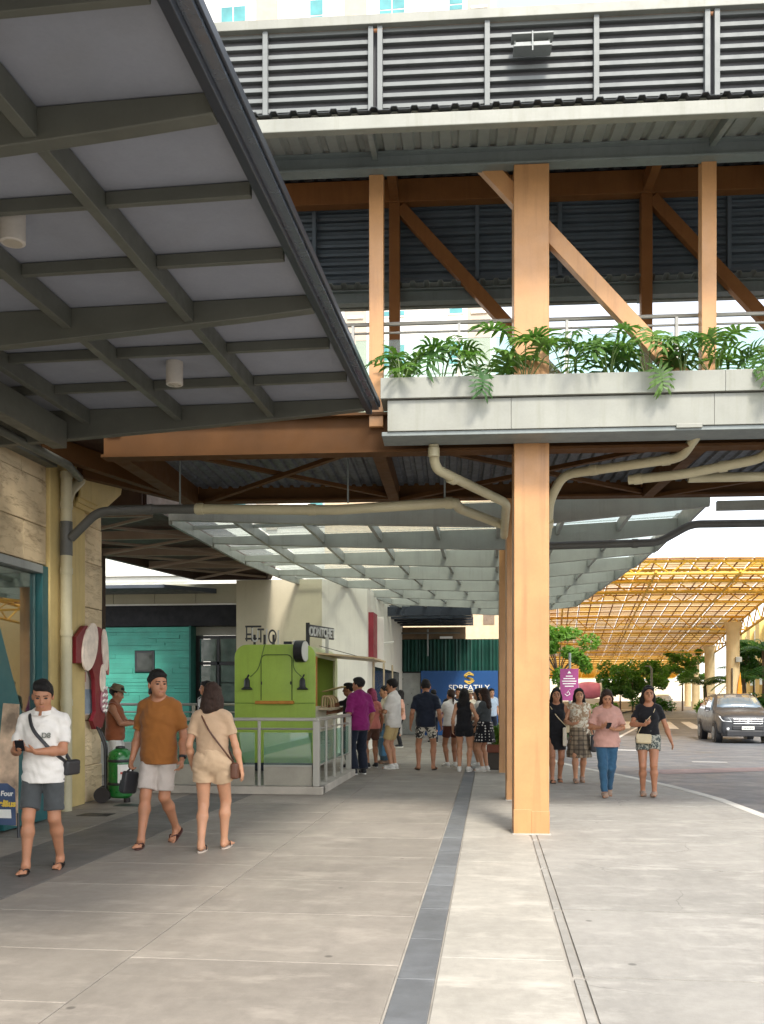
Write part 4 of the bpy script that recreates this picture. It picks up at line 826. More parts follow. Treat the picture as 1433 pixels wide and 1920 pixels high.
# ---------------------------------------------------------------- yellow street canopy
YC = empty('street_canopy', (4, 34, 0)); tag(YC, 'long yellow framed canopy with pale translucent sheets over the road', 'canopy')
YEL = mat('yellow_steel', (.68, .40, .035), .45, var=.12, dirt=.3, dirtc=(.35, .16, .05)); RST = mat('rust_batten', (.28, .13, .05), .7, var=.3)
def sheetmat():
    m, nt, b = nodes_of('translucent_sheet'); v = coords(nt, 'W')
    oi = N(nt, 'ShaderNodeObjectInfo')
    base = ramp(nt, oi.outputs['Random'], [(0, (.62, .37, .15)), (.35, (.70, .52, .30)), (.7, (.76, .46, .10)), (1, (.70, .55, .38))])
    base = mixc(nt, ramp(nt, noise(nt, v, .35, 5, .6), [(.52, 0.0), (.72, .35)]), base, (.60, .36, .14))
    t = N(nt, 'ShaderNodeBsdfTranslucent'); L(nt, base, t.inputs[0]); L(nt, base, b.inputs['Base Color']); b.inputs['Roughness'].default_value = .6
    mx = N(nt, 'ShaderNodeMixShader'); mx.inputs[0].default_value = .56; L(nt, b.outputs[0], mx.inputs[1]); L(nt, t.outputs[0], mx.inputs[2]); L(nt, mx.outputs[0], nt.nodes['Material Output'].inputs['Surface']); return m
SHT = sheetmat()
def yl(y): return .055 * y - .4
def yr(y): return 10.9 + .165 * (y - 34)
def yz(u, y): return 6.2 + .06 * math.sin(u * math.pi) - .0015 * (y - 34)
def yp(u, y, dz=0): x = yl(y) + (yr(y) - yl(y)) * u; return (x - 4, y - 34, yz(u, y) + dz)
NX = 10; rows = [34 + 3.0 * i for i in range(28)]
for y0, y1 in zip(rows, rows[1:]):
    for i in range(NX):
        u0, u1 = i / NX, (i + 1) / NX; mb = MB(); g0 = .004
        mb.add([yp(u0 + g0, y0 + .03), yp(u1 - g0, y0 + .03), yp(u1 - g0, y1 - .03), yp(u0 + g0, y1 - .03)], [(0, 1, 2, 3)]); mb.build('roof_sheet', SHT, YC)
far = MB(); fr_ = [rows[-1] + i * 8 for i in range(20)]
for y0, y1 in zip(fr_, fr_[1:]):
    for i in range(NX): far.add([yp(i / NX, y0), yp((i + 1) / NX - .004, y0), yp((i + 1) / NX - .004, y1 - .05), yp(i / NX, y1 - .05)], [(0, 1, 2, 3)])
o = far.build('far_roof_sheets', SHT, YC); o['kind'] = 'stuff'
for i in range(2 * NX + 1): MB().tube([yp(i / NX / 2, y, -.05) for y in (34, 55, 80, 114, 160, 260)], .032, 6).build('long_batten', RST if i % 2 else YEL, YC)
for k, y in enumerate(rows): MB().tube([yp(j / 6, y, -.06) for j in range(7)], .028, 6).build('cross_batten', RST, YC)
mb = MB()
for y in rows[:-1]:
    for t in (.2, .4, .6, .8): mb.tube([yp(j / 5, y + 3 * t, -.03) for j in range(6)], .010, 4)
o = mb.build('fine_battens', RST, YC); o['kind'] = 'stuff'
mb = MB()
for i in range(19): 
    y = 118 + i * 7; mb.tube([yp(j / 4, y, -.06) for j in range(5)], .09, 5)
o = mb.build('far_battens', YEL, YC); o['kind'] = 'stuff'
for y in (34.2, 36.6, 40, 44.5, 58, 73, 88, 103):       # lattice trusses across the road
    tr = MB(); n = 16; zb = -.85 if y > 50 else -.55
    tr.tube([yp(j / 8, y, -.12) for j in range(9)], .055, 6).tube([yp(j / 8, y, zb) for j in range(9)], .055, 6)
    for j in range(n): tr.tube([yp(j / n, y, -.12 if j % 2 else zb), yp((j + 1) / n, y, zb if j % 2 else -.12)], .028, 5)
    tr.build('truss', YEL, YC)
for u in (.12, .45, .75): 
    tr = MB(); tr.tube([yp(u, 34, -.5), yp(u, 60, -.5), yp(u, 110, -.5)], .05, 6); tr.build('tie_tube', YEL, YC)
e_ = MB(); n = 44
e_.tube([yp(1, 34 + i * 2, -.05) for i in range(n)], .07, 6).tube([yp(1, 34 + i * 2, -.9) for i in range(n)], .07, 6)
for i in range(n - 1): e_.tube([yp(1, 34 + i * 2, -.05 if i % 2 else -.9), yp(1, 36 + i * 2, -.9 if i % 2 else -.05)], .04, 5)
e_.build('edge_truss', YEL, YC)
COLC = mat('column_cream', (.58, .47, .27), .7, var=.06, dirt=.3, streak=True, dirtc=(.5, .25, .08))
for y, w_, lab in ((58, .76, 'cream street canopy column with a small grey box behind the dark car'), (86, .85, 'second cream street canopy column left of the palms'), (114, .85, 'slender far cream street canopy column'), (140, .9, 'farthest cream street canopy column')):
    x = yr(y) - .75 + .25 * (y > 70); e = empty('canopy_column', (x, y, -.15)); tag(e, lab, 'column', 'cream columns of the street canopy')
    MB().lathe([(w_ / 2, 0), (w_ / 2, 5.3), (w_ / 2 + .12, 5.75), (w_ / 2 + .12, 5.9)], n=18).build('shaft', COLC, e, True)
    if y == 58:
        MB().box(.02, .36, -.62, -.38, 3.55, 3.85).build('grey_box', MATS['light_grey_metal'], e, bev=.02); MB().tube([(-.15, -.43, .3), (-.15, -.43, 3.2)], .04, 6).build('conduit', MATS['black_metal'], e)
        MB().add([(-.1, -.45, .6), (.36, -.36, .5), (.43, -.3, 1.9), (.34, -.36, 3.0), (.2, -.44, 2.4), (.12, -.45, 1.6)], [(0, 1, 2, 3, 4, 5)]).build('orange_banner', mat('orange_cloth', (.75, .30, .03), .7), e)
for y in (34.6, 62, 90):
    x = yl(y) + .15; e = empty('canopy_post', (x, y, -.15)); tag(e, {34.6: 'grey steel post of the street canopy behind the magenta sign', 62: 'second grey post on the near side of the street canopy', 90: 'farthest grey post on the near side of the street canopy'}[y], 'post', 'grey posts of the street canopy')
    MB().tube([(0, 0, 0), (0, 0, 6.1)], .14, 12).build('shaft', MATS['grey_steel'], e, True)
# ---------------------------------------------------------------- buildings along the far side of the road
FB = empty('roadside_building', (22, 70, 0)); tag(FB, 'pale wall with yellow pilasters along the far side of the road', 'building')
wl = Vector((7.5, 40, 0)).normalized(); 
MB().beam((-3.5, -30, 4.5), (12, 62, 4.5), .6, 9.5).build('wall', mat('roadside_white', (.78, .76, .70), .7, var=.05), FB)
for i in range(9):
    t = i / 8; MB().box(-3.9 + 15.5 * t - .5, -3.9 + 15.5 * t + .35, -28 + 90 * t - .8, -28 + 90 * t + .8, 0, 9.8).build('pilaster', mat('pilaster_yellow', (.72, .50, .16), .7, var=.05), FB)
    if i < 8: MB().box(-3.3 + 15.5 * (t + .06) - .4, -3.3 + 15.5 * (t + .06) - .28, -26 + 90 * (t + .055) - 2.2, -26 + 90 * (t + .055) + 2.2, 2.6, 4.6).build('window', mat('roadside_glass', (.35, .47, .46), .15), FB)
o = MB().box(17.5, 30, 52, 60, 0, 26).build('yellow_block', mat('yellow_block', (.70, .52, .24), .75, var=.05), None); tag(o, 'tall pale yellow block at the right edge above the street canopy', 'building')
o = MB().beam((-60, 268, 2.6), (90, 290, 2.6), 4, 6).build('far_building', mat('far_cream', (.72, .62, .46), .8, var=.08), None); tag(o, 'long pale building closing the far end of the road', 'building')
PKM = mat('pink_fabric', (.72, .23, .38), .5, var=.1); o = empty('pink_inflatable', (8.6, 85, 0)); tag(o, 'pink and white barrel shaped inflatable by the far pavement', 'inflatable')
MB().tube([(-.9 + 1.8 * i / 8, 0, 1.9) for i in range(9)], .7, 16, radii=[.62, .68, .72, .74, .74, .73, .7, .66, .58]).build('body', PKM, o, True); MB().tube([(.88, -.05, 1.9), (1.02, -.05, 1.9)], .66, 16).build('white_rim', MATS['white_paint'], o, True); MB().box(-1, 1, -.4, .4, 0, 1.18).build('base', MATS['white_paint'], o, bev=.05)
# ---------------------------------------------------------------- trees, shrubs, palms
def foliage(seed, centers, nleaf, size, name, m):
    rn = np.random.default_rng(seed); per = nleaf // len(centers); P_ = []
    for c, r in centers:
        d = rn.normal(size=(per, 3)); d /= np.linalg.norm(d, axis=1)[:, None]; rad = rn.uniform(.35, 1.08, (per, 1)) ** .6
        P_.append(np.array(c) + d * rad * np.array(r))
    P_ = np.concatenate(P_); n = len(P_)
    u = rn.normal(size=(n, 3)); u[:, 2] *= .5; u /= np.linalg.norm(u, axis=1)[:, None]; w_ = np.cross(u, rn.normal(size=(n, 3))); w_ /= np.linalg.norm(w_, axis=1)[:, None]
    s = size * rn.uniform(.6, 1.3, (n, 1)); V = np.stack([P_ - u * s, P_ + w_ * s * .45, P_ + u * s, P_ - w_ * s * .45], 1).reshape(-1, 3)
    me = bpy.data.meshes.new(name); me.from_pydata(V.tolist(), [], np.arange(4 * n).reshape(-1, 4).tolist()); me.materials.append(m); return me
M_tree = leaf_mat('tree_leaf', (.12, .27, .04), (.19, .36, .055)); M_treed = leaf_mat('tree_leaf_dark', (.06, .17, .035), (.09, .22, .04)); M_bark = mat('bark', (.14, .10, .07), .9, bmp=.4)
def tree(label, loc, hgt, cr, seed, n=2600, leaf=.09, m=M_tree, lean=.0, trunk=.09):
    e = empty('tree', loc); tag(e, label, 'tree', 'trees along the road'); rn = random.Random(seed); cs = []
    t = MB(); top = (lean, 0, hgt * .55); t.tube([(0, 0, -.1), (lean * .4, .02, hgt * .28), top], trunk, 8, radii=[trunk, trunk * .8, trunk * .55])
    for i in range(17):
        a = 2 * math.pi * i / 8.5 + rn.uniform(-.4, .4); rr_ = cr * rn.uniform(.3, 1.0); z = hgt * rn.uniform(.50, 1.0)
        c = (lean + math.cos(a) * rr_, math.sin(a) * rr_, z); cs.append((c, (cr * rn.uniform(.16, .34), cr * rn.uniform(.16, .34), cr * rn.uniform(.13, .26))))
        t.tube([top, ((top[0] + c[0]) / 2, c[1] / 2, (top[2] + c[2]) / 2 + .05), c], trunk * .3, 5, radii=[trunk * .45, trunk * .3, trunk * .1])
    cs.append(((lean, 0, hgt * .92), (cr * .4, cr * .4, cr * .25)))
    t.build('trunk', M_bark, e, True); link('crown', foliage(seed, cs, n, leaf, 'crown', m), e); return e
tree('young leafy tree beside the magenta sign post', (2.35, 33.5, 0), 3.9, 1.15, 3, 4200, .085, trunk=.06)
tree('wide bushy green tree across the road left of the white car', (13.3, 92, -.1), 4.6, 2.9, 5, 5200, .17, M_tree); tree('low round tree in front of the wide bushy one', (11.9, 90, -.1), 3.0, 2.0, 9, 3600, .15, M_treed)
tree('slim tree with drooping branches right of the lamp post', (19.4, 100, -.1), 6.0, 2.2, 8, 3600, .17); tree('far green tree at the end of the road', (15.4, 97, -.1), 4.2, 2.2, 12, 3200, .17, M_tree); tree('dark leafy tree behind the palms', (17.4, 66, -.1), 5.0, 2.3, 15, 3600, .16, M_treed)
def shrub(label, loc, sz, seed, n=1200, leaf=.08, m=M_tree):
    e = empty('shrub', loc); tag(e, label, 'shrub', 'shrubs by the road'); rn = random.Random(seed)
    cs = [((rn.uniform(-.6, .6) * sz[0], rn.uniform(-.6, .6) * sz[1], sz[2] * rn.uniform(.35, .7)), (sz[0] * .45, sz[1] * .45, sz[2] * .38)) for _ in range(7)]
    link('foliage', foliage(seed, cs, n, leaf, 'foliage', m), e); st = MB()
    for i in range(5): c = cs[i][0]; st.tube([(c[0] * .2, c[1] * .2, 0), c], .02, 5)
    st.build('stems', M_bark, e); return e
shrub('dark green shrub at the foot of the young tree', (2.6, 31.5, 0), (.8, .6, 1.1), 4, 1600, .08, M_treed); shrub('yellow green shrub below the pink inflatable', (9.2, 80, 0), (1.6, .8, .9), 6, 1200, .12); shrub('bright shrub at the base of the second canopy column', (18.6, 84, -.1), (1.4, .8, 1.2), 7, 1400, .12)
shrub('dark hedge-like shrub below the palms', (16.2, 60, -.1), (2.6, .8, 1.6), 10, 2200, .14, M_treed); shrub('shrub under the wide bushy tree', (14.4, 88, -.1), (2.2, 1.0, 1.4), 14, 1800, .13, M_treed)
def palm(label, loc, hgt, nf, fl, seed, m):
    e = empty('palm', loc); tag(e, label, 'palm', 'palms by the road'); rn = random.Random(seed)
    MB().tube([(0, 0, -.1), (.05, 0, hgt * .5), (0, .05, hgt)], .14, 8, radii=[.16, .13, .1]).build('trunk', M_bark, e, True)
    for i in range(nf):
        a = 2 * math.pi * i / nf + rn.uniform(-.2, .2); el = rn.uniform(.2, 1.2); L_ = fl * rn.uniform(.8, 1.15); v = []; f = []
        d = Vector((math.cos(a), math.sin(a), 0)); s_ = Vector((-d.y, d.x, 0))
        def mp(t): return d * L_ * t * math.cos(el * (1 - .4 * t)) + Vector((0, 0, L_ * (math.sin(el) * t - .62 * t * t)))
        for k in range(15):
            t = .12 + .86 * k / 14; b = mp(t); ll = L_ * .34 * math.sin(math.pi * (.15 + .8 * t)) + .05; dn = Vector((0, 0, -.35))
            for sg in (-1, 1):
                dd = (s_ * sg + d * .55 + dn).normalized(); n0 = len(v); v += [tuple(b - d * .045), tuple(b + d * .045), tuple(b + dd * ll * .6 + d * .05), tuple(b + dd * ll)]; f += [(n0, n0 + 1, n0 + 2, n0 + 3)]
        mb = MB(); mb.add(v, f); mb.tube([tuple(mp(t / 6)) for t in range(7)], .02, 5); mb.build('frond', m, e, loc=(0, 0, hgt))
    return e
palm('dark broad palm just right of the dark car roof line', (15.5, 61, -.1), 2.6, 13, 2.4, 1, M_treed); palm('taller sunlit palm at the right frame edge', (17.2, 63, -.1), 4.4, 12, 2.2, 2, M_tree); palm('low palm left of the boxed canopy column', (13.6, 63, -.1), 2.2, 11, 1.9, 3, M_treed); palm('feathery palm beyond the dark car', (18.4, 60, -.1), 2.0, 12, 2.5, 4, M_treed)
# ---------------------------------------------------------------- sign on a post, lamp post, potted plant
ms = empty('magenta_sign', (2.42, 29, 0)); tag(ms, 'magenta notice sign with white triangle and text lines on a post', 'sign')
MB().tube([(-.05, .05, 0), (-.05, .05, 2.75)], .04, 10).build('post', MATS['light_grey_metal'], ms, True); MB().box(-.34, .2, 0, .03, 1.33, 2.28).build('board', mat('sign_magenta', (.33, .055, .20), .5, var=.05), ms, bev=.004)
WP = mat('sign_white', (.82, .80, .78), .5); MB().prism([(-.13, 2.14), (-.01, 2.14), (-.07, 2.22)], 'y', -.006, -.002).build('triangle_mark', WP, ms)
for i, w_ in enumerate((.10, .17, .21, .19, .13)): MB().box(-.07 - w_, -.07 + w_, -.006, -.002, 2.045 - i * .075, 2.075 - i * .075).build('text_line', WP, ms)
MB().tube([(-.14, -.005, 1.55), (-.10, -.005, 1.62), (-.05, -.005, 1.52), (-.14, -.005, 1.47), (-.2, -.005, 1.53)], .014, 5).build('pictogram', WP, ms); MB().lathe([(.03, 0), (.03, .004)], c=(-.06, -.004, 1.66), n=10).build('pictogram', WP, ms)
lp = empty('lamp_post', (13.08, 80, -.1)); tag(lp, 'grey lamp post standing among the trees across the road', 'lamp post'); MB().tube([(0, 0, 0), (0, 0, 3.7), (-.15, 0, 3.95)], .09, 10).build('pole', MATS['grey_steel'], lp, True); MB().box(-.5, -.1, -.08, .08, 3.9, 3.98).build('lamp_head', MATS['grey_steel'], lp)
pp = empty('potted_plant', (.16, 19.55, 0)); tag(pp, 'leafy plant in a tall dark wooden box by the orange column', 'plant')
MB().box(-.2, .2, -.2, .2, 0, .34).build('lower_box', mat('box_dark', (.06, .05, .04), .7), pp, bev=.01); MB().box(-.22, .22, -.22, .22, .345, .5).build('upper_box', mat('box_red_wood', (.20, .06, .03), .6, var=.2), pp, bev=.01)
link('foliage', foliage(21, [((0, 0, .68), (.2, .2, .17)), ((.05, -.05, .8), (.14, .14, .12)), ((-.06, 0, .62), (.16, .18, .1))], 700, .05, 'foliage', M_tree), pp)
MB().tube([(0, 0, .45), (0, 0, .75)], .012, 6).build('stem', M_bark, pp)
# ---------------------------------------------------------------- cars
def car(name, label, loc, rz, paint, suv=True, detail=True):
    e = empty(name, loc, rz); tag(e, label, 'car')
    # stations front (y=0) to rear; half-section points
    S_ = [(-.05, .72, .40, .66, .74, .76), (-.02, .80, .28, .78, .88, .90), (.10, .865, .24, .86, .95, .985), (.45, .90, .23, .95, 1.03, 1.06), (.95, .91, .23, 1.0, 1.08, 1.115), (1.10, .91, .23, 1.01, 1.095, 1.13), (1.22, .912, .23, 1.02, 1.16, 1.19),
          (1.85, .915, .23, 1.03, 1.56, 1.60), (2.05, .915, .23, 1.03, 1.625, 1.655), (2.6, .915, .23, 1.04, 1.65, 1.685), (3.5, .91, .23, 1.06, 1.62, 1.655), (3.95, .90, .25, 1.08, 1.56, 1.60), (4.08, .895, .26, 1.08, 1.50, 1.54), (4.38, .87, .32, 1.05, 1.14, 1.16), (4.48, .84, .40, 1.0, 1.05, 1.06), (4.52, .78, .46, .92, .96, .97)]
    V, Fc = [], []; M_ = 9; rings = []
    for (y, hw, zb, zs, ze, zr) in S_:
        cab = ze > 1.3; rw = hw * (.72 if cab else .86); r = [(0, zb), (hw * .9, zb), (hw, zb + .12), (hw + .012, (zb + zs) / 2 + .03), (hw * .985, zs), (rw + .03, ze - .05) if cab else (hw * .95, ze - .01), (rw * .9, ze + .015), (rw * .5, zr), (0, zr + .008)]
        rings.append([(x, y, z) for x, z in r] + [(-x, y, z) for x, z in r[-2:0:-1]])
    n = len(rings[0]); body = MB()
    body.add([p for r in rings for p in r], [(i * n + j, i * n + (j + 1) % n, (i + 1) * n + (j + 1) % n, (i + 1) * n + j) for i in range(len(rings) - 1) for j in range(n)] + [tuple(range(n - 1, -1, -1)), tuple(range((len(rings) - 1) * n, len(rings) * n))])
    b = body.build('body', paint, e, True); md = b.modifiers.new('sub', 'SUBSURF'); md.levels = md.render_levels = 1
    glass = MATS['car_glass']; blk = MATS['car_black']
    def quad(name, pts, m, off=.012, par=None):
        pts = [Vector(p) for p in pts]; nrm = (pts[1] - pts[0]).cross(pts[-1] - pts[0]).normalized(); c = sum(pts, Vector()) / len(pts)
        if nrm.dot(c - Vector((0, 2.3, .9))) < 0: nrm = -nrm
        k = len(pts); mb = MB(); mb.add([p + nrm * off for p in pts] + [p - nrm * .02 for p in pts], [tuple(range(k)), tuple(range(2 * k - 1, k - 1, -1))] + [(i, i + k, (i + 1) % k + k, (i + 1) % k) for i in range(k)]); return mb.build(name, m, par or e)
    ws = MB(); rows_ = [(1.20, 1.185, .74), (1.42, 1.345, .70), (1.64, 1.49, .655), (1.84, 1.605, .60)]; vv = []
    for (yy, zz, hw_) in rows_:
        for q in range(7): t = -1 + q / 3; vv.append((hw_ * t, yy + .05 * t * t, zz + .03 - .035 * t * t))
    ws.add(vv, [(r_ * 7 + q, r_ * 7 + q + 1, r_ * 7 + q + 8, r_ * 7 + q + 7) for r_ in range(3) for q in range(6)]); solid(ws.build('windshield', glass, e, True), .012)
    quad('rear_window', [(-.66, 4.28, 1.17), (.66, 4.28, 1.17), (.55, 3.98, 1.50), (-.55, 3.98, 1.50)], glass, .05)
    for s in (-1, 1):
        quad('side_window', [(s * .885, 1.6, 1.10), (s * .885, 2.55, 1.12), (s * .705, 2.5, 1.56), (s * .71, 2.02, 1.53)], glass, .03); quad('side_window', [(s * .885, 2.62, 1.12), (s * .88, 3.5, 1.14), (s * .70, 3.4, 1.55), (s * .705, 2.57, 1.56)], glass, .03)
        for y, nm in ((.86, 'wheel'), (3.52, 'wheel')):
            MB().tube([(s * .70, y, .34), (s * .925, y, .34)], .42, 22).build('wheel_arch', blk, e, True)
            w_ = MB().tube([(s * .72, y, .335), (s * .94, y, .335)], .335, 24).build('wheel', MATS['rubber_dark'], e, True); MB().tube([(s * .93, y, .335), (s * .948, y, .335)], .225, 18).build('rim', MATS['rim_metal'], w_, True)
            sp = MB()
            for i in range(5): a = 2 * math.pi * i / 5; sp.beam((s * .952, y, .335), (s * .952, y + .2 * math.cos(a), .335 + .2 * math.sin(a)), .045, .02, (1, 0, 0))
            sp.build('spokes', MATS['light_grey_metal'], w_)
        mr = MB().beam((s * .93, 1.52, 1.13), (s * 1.10, 1.5, 1.15), .12, .15); mo = mr.build('mirror', paint, e, bev=.03); MB().box(min(s * .97, s * 1.09), max(s * .97, s * 1.09), 1.425, 1.435, 1.085, 1.1).build('mirror_trim', MATS['chrome'], mo)
        quad('headlight', [(s * .50, -.05, .72), (s * .80, .0, .75), (s * .885, .24, .92), (s * .60, -.01, .86)], MATS['lamp_glass'], .03); quad('tail_light', [(s * .66, 4.42, .92), (s * .82, 4.36, .9), (s * .76, 4.16, 1.3), (s * .64, 4.2, 1.3)], MATS['tail_red'], .03)
        MB().tube([(s * .64, -.085, .50), (s * .64, .0, .50)], .05, 12).build('fog_lamp', MATS['chrome'], e, True)
    MB().prism([(-.80, .04), (-.66, -.085), (.66, -.085), (.80, .04), (.80, .2), (-.80, .2)], 'z', .24, .45).build('lower_bumper', blk, e, bev=.03); MB().box(-.5, .5, -.07, .1, .46, .60).build('air_intake', blk, e, bev=.02)
    gr = MB().box(-.46, .46, -.065, .12, .64, .86).build('grille', blk, e, bev=.02)
    for z in (.67, .745, .82): MB().box(-.47, .47, -.082, -.062, z - .014, z + .014).build('grille_bar', MATS['chrome'], gr, bev=.004)
    MB().lathe([(.055, 0), (.055, .012)], n=14).build('badge', MATS['chrome'], gr).matrix_local = Matrix.Translation((0, -.085, .75)) @ Matrix.Rotation(R(90), 4, 'X')
    pl = MB().box(-.2, .2, -.1, -.072, .47, .58).build('number_plate', MATS['white_paint'], e, bev=.004)
    for i in range(6): MB().box(-.15 + i * .052, -.115 + i * .052, -.104, -.1002, .50, .55).build('plate_mark', mat('plate_ink', (.18, .2, .2), .6), pl)
    MB().box(-.2, .2, 4.53, 4.545, .72, .84).build('rear_plate', MATS['white_paint'], e)
    for s in (-1, 1): MB().tube([(s * .60, 2.1, 1.665), (s * .60, 3.7, 1.665)], .02, 6).build('roof_rail', MATS['chrome'], e)
    return e
m, nt, b = nodes_of('car_glass'); b.inputs['Base Color'].default_value = (.10, .14, .17, 1); b.inputs['Roughness'].default_value = .03; b.inputs['Specular IOR Level'].default_value = 1.0; b.inputs['Coat Weight'].default_value = 1
mat('car_black', (.018, .018, .02), .5, space='O'); mat('rim_metal', (.3, .3, .31), .3, metal=.8, space='O'); mat('chrome', (.75, .75, .76), .12, metal=1.0, space='O', var=.02); mat('lamp_glass', (.75, .77, .78), .08, space='O', coat=1); mat('tail_red', (.35, .01, .01), .15, space='O')
PG_ = mat('car_paint_grey', (.03, .032, .036), .42, metal=.0, var=.03, fine=0, space='O', coat=.15); PW_ = mat('car_paint_white', (.72, .72, .70), .35, var=.03, fine=0, space='O', coat=1.0)
car('parked_car', 'dark grey sport utility car facing the camera on the road', (8.55, 33.2, -.13), R(-2), PG_); car('distant_car', 'small white car seen from behind far down the road', (17.95, 103.6, -.13), R(172), PW_)
# ---------------------------------------------------------------- people: one smooth surface per body, grown from a signed distance field
def v3(*a): return np.array(a[0] if len(a) == 1 else a, dtype=np.float64)
def unit(a): return a / (np.linalg.norm(a) + 1e-9)
class Prim:
    __slots__ = ('a', 'b', 'r1', 'r2', 'k', 'clip', 'flat', 'ell', 'rot')
    def __init__(s, a, b=None, r1=.05, r2=None, k=.03, clip=(), flat=None, ell=None, rot=None):
        s.a = v3(a); s.b = s.a + 1e-5 if b is None else v3(b); s.r1 = r1; s.r2 = r1 if r2 is None else r2
        s.k = k; s.clip = clip; s.flat = flat; s.ell = ell; s.rot = rot
    def bound(s, e):
        r = (max(s.ell) if s.ell is not None else max(s.r1, s.r2)) + e
        return np.minimum(s.a, s.b) - r, np.maximum(s.a, s.b) + r
    def dist(s, X, Y, Z, fold=None):
        x, y, z = X - s.a[0], Y - s.a[1], Z - s.a[2]
        if s.ell is not None:
            if s.rot is not None:
                M = s.rot
                x, y, z = (M[0, 0] * x + M[1, 0] * y + M[2, 0] * z, M[0, 1] * x + M[1, 1] * y + M[2, 1] * z, M[0, 2] * x + M[1, 2] * y + M[2, 2] * z)
            e = s.ell
            k0 = np.sqrt((x / e[0]) ** 2 + (y / e[1]) ** 2 + (z / e[2]) ** 2)
            k1 = np.sqrt((x / e[0] ** 2) ** 2 + (y / e[1] ** 2) ** 2 + (z / e[2] ** 2) ** 2) + 1e-6
            d = k0 * (k0 - 1) / k1
        else:
            g = 1.0
            if s.flat is not None:
                n, f = s.flat; q = (x * n[0] + y * n[1] + z * n[2]) * (1 / f - 1)
                x, y, z = x + q * n[0], y + q * n[1], z + q * n[2]; g = (1 + f) / 2
            ba = s.b - s.a; L2 = float(ba @ ba)
            h = np.clip((x * ba[0] + y * ba[1] + z * ba[2]) / L2, 0, 1)
            d = (np.sqrt((x - h * ba[0]) ** 2 + (y - h * ba[1]) ** 2 + (z - h * ba[2]) ** 2) - (s.r1 + (s.r2 - s.r1) * h)) * g
        if fold is not None: d = d + fold(X, Y, Z)
        for p, n in s.clip:
            d = np.maximum(d, (X - p[0]) * n[0] + (Y - p[1]) * n[1] + (Z - p[2]) * n[2])
        return d
def sdf_mesh(prims, h, carve=(), folds=0.0, seed=0, name='body', infl=0.0):
    lo = np.min([p.bound(infl)[0] for p in prims], 0) - 3 * h - .01; hi = np.max([p.bound(infl)[1] for p in prims], 0) + 3 * h + .01
    n = np.ceil((hi - lo) / h).astype(int) + 1
    ax = [(lo[i] + h * np.arange(n[i])).astype(np.float32) for i in range(3)]
    D = np.full(tuple(n), .5, np.float32)
    def sub(p, e):
        a, b = p.bound(e)
        return tuple(slice(max(0, int((a[i] - lo[i]) / h) - 1), min(n[i], int((b[i] - lo[i]) / h) + 3)) for i in range(3))
    fold = None
    if folds:
        def fold(X, Y, Z, s=seed):
            return folds * (np.sin(34 * Z + 14 * X + 3 * np.sin(11 * X + 9 * Y + s)) * .45 + np.sin(23 * X - 25 * Z + 11 * Y + 2.5 * np.sin(15 * Z + 2 * s)) * .6 + np.sin(57 * X + 33 * Y + 20 * Z + s) * .25 + np.sin(70 * Z - 30 * X + 4 * np.sin(9 * Z + 21 * X + s)) * .3)
    for p in prims:
        sl = sub(p, infl + p.k + 2 * h)
        d = (p.dist(ax[0][sl[0]][:, None, None], ax[1][sl[1]][None, :, None], ax[2][sl[2]][None, None, :], fold) - infl).astype(np.float32)
        o = D[sl]; q = np.maximum(p.k - np.abs(o - d), 0) / max(p.k, 1e-6)
        D[sl] = np.minimum(o, d) - q * q * p.k * .25
    for p in carve:
        sl = sub(p, p.k + 2 * h)
        d = -p.dist(ax[0][sl[0]][:, None, None], ax[1][sl[1]][None, :, None], ax[2][sl[2]][None, None, :]).astype(np.float32)
        o = D[sl]; q = np.maximum(p.k - np.abs(o - d), 0) / max(p.k, 1e-6)
        D[sl] = np.maximum(o, d) + q * q * p.k * .25
    D = np.pad(D, 1, constant_values=.5); lo = lo - h
    S = D < 0
    c = np.zeros(tuple(np.array(D.shape) - 1), np.int8)
    for i in (0, 1):
        for j in (0, 1):
            for k in (0, 1):
                c += S[i:i + c.shape[0], j:j + c.shape[1], k:k + c.shape[2]]
    act = (c > 0) & (c < 8)
    I = np.argwhere(act)
    idx = np.full(c.shape, -1, np.int32); idx[act] = np.arange(len(I))
    cn = [(i, j, k) for i in (0, 1) for j in (0, 1) for k in (0, 1)]
    val = {q: D[I[:, 0] + q[0], I[:, 1] + q[1], I[:, 2] + q[2]] for q in cn}
    acc = np.zeros((len(I), 3)); cnt = np.zeros(len(I))
    for q in cn:
        for axx in range(3):
            if q[axx] == 0:
                q2 = list(q); q2[axx] = 1; q2 = tuple(q2)
                a, b = val[q], val[q2]; m = (a < 0) != (b < 0)
                t = np.where(m, a / np.where(np.abs(a - b) < 1e-9, 1, a - b), 0)
                pt = np.tile(np.array(q, float), (len(I), 1)); pt[:, axx] = t
                acc[m] += pt[m]; cnt[m] += 1
    V = (I + acc / cnt[:, None]) * h + lo
    faces = []
    for axx in range(3):
        o1, o2 = [(1, 2), (2, 0), (0, 1)][axx]
        sh = list(S.shape); sl1 = [slice(None)] * 3; sl2 = [slice(None)] * 3
        sl1[axx] = slice(0, -1); sl2[axx] = slice(1, None)
        e = S[tuple(sl1)] != S[tuple(sl2)]; ins = S[tuple(sl1)]
        E = np.argwhere(e); fl = ins[e]
        ok = (E[:, o1] > 0) & (E[:, o2] > 0) & (E[:, o1] < c.shape[o1]) & (E[:, o2] < c.shape[o2]); E = E[ok]; fl = fl[ok]
        qs = []
        for d1, d2 in ((-1, -1), (0, -1), (0, 0), (-1, 0)):
            T = E.copy(); T[:, o1] += d1; T[:, o2] += d2
            qs.append(idx[T[:, 0], T[:, 1], T[:, 2]])
        Q = np.stack(qs, 1); Q[~fl] = Q[~fl][:, ::-1]
        faces.append(Q)
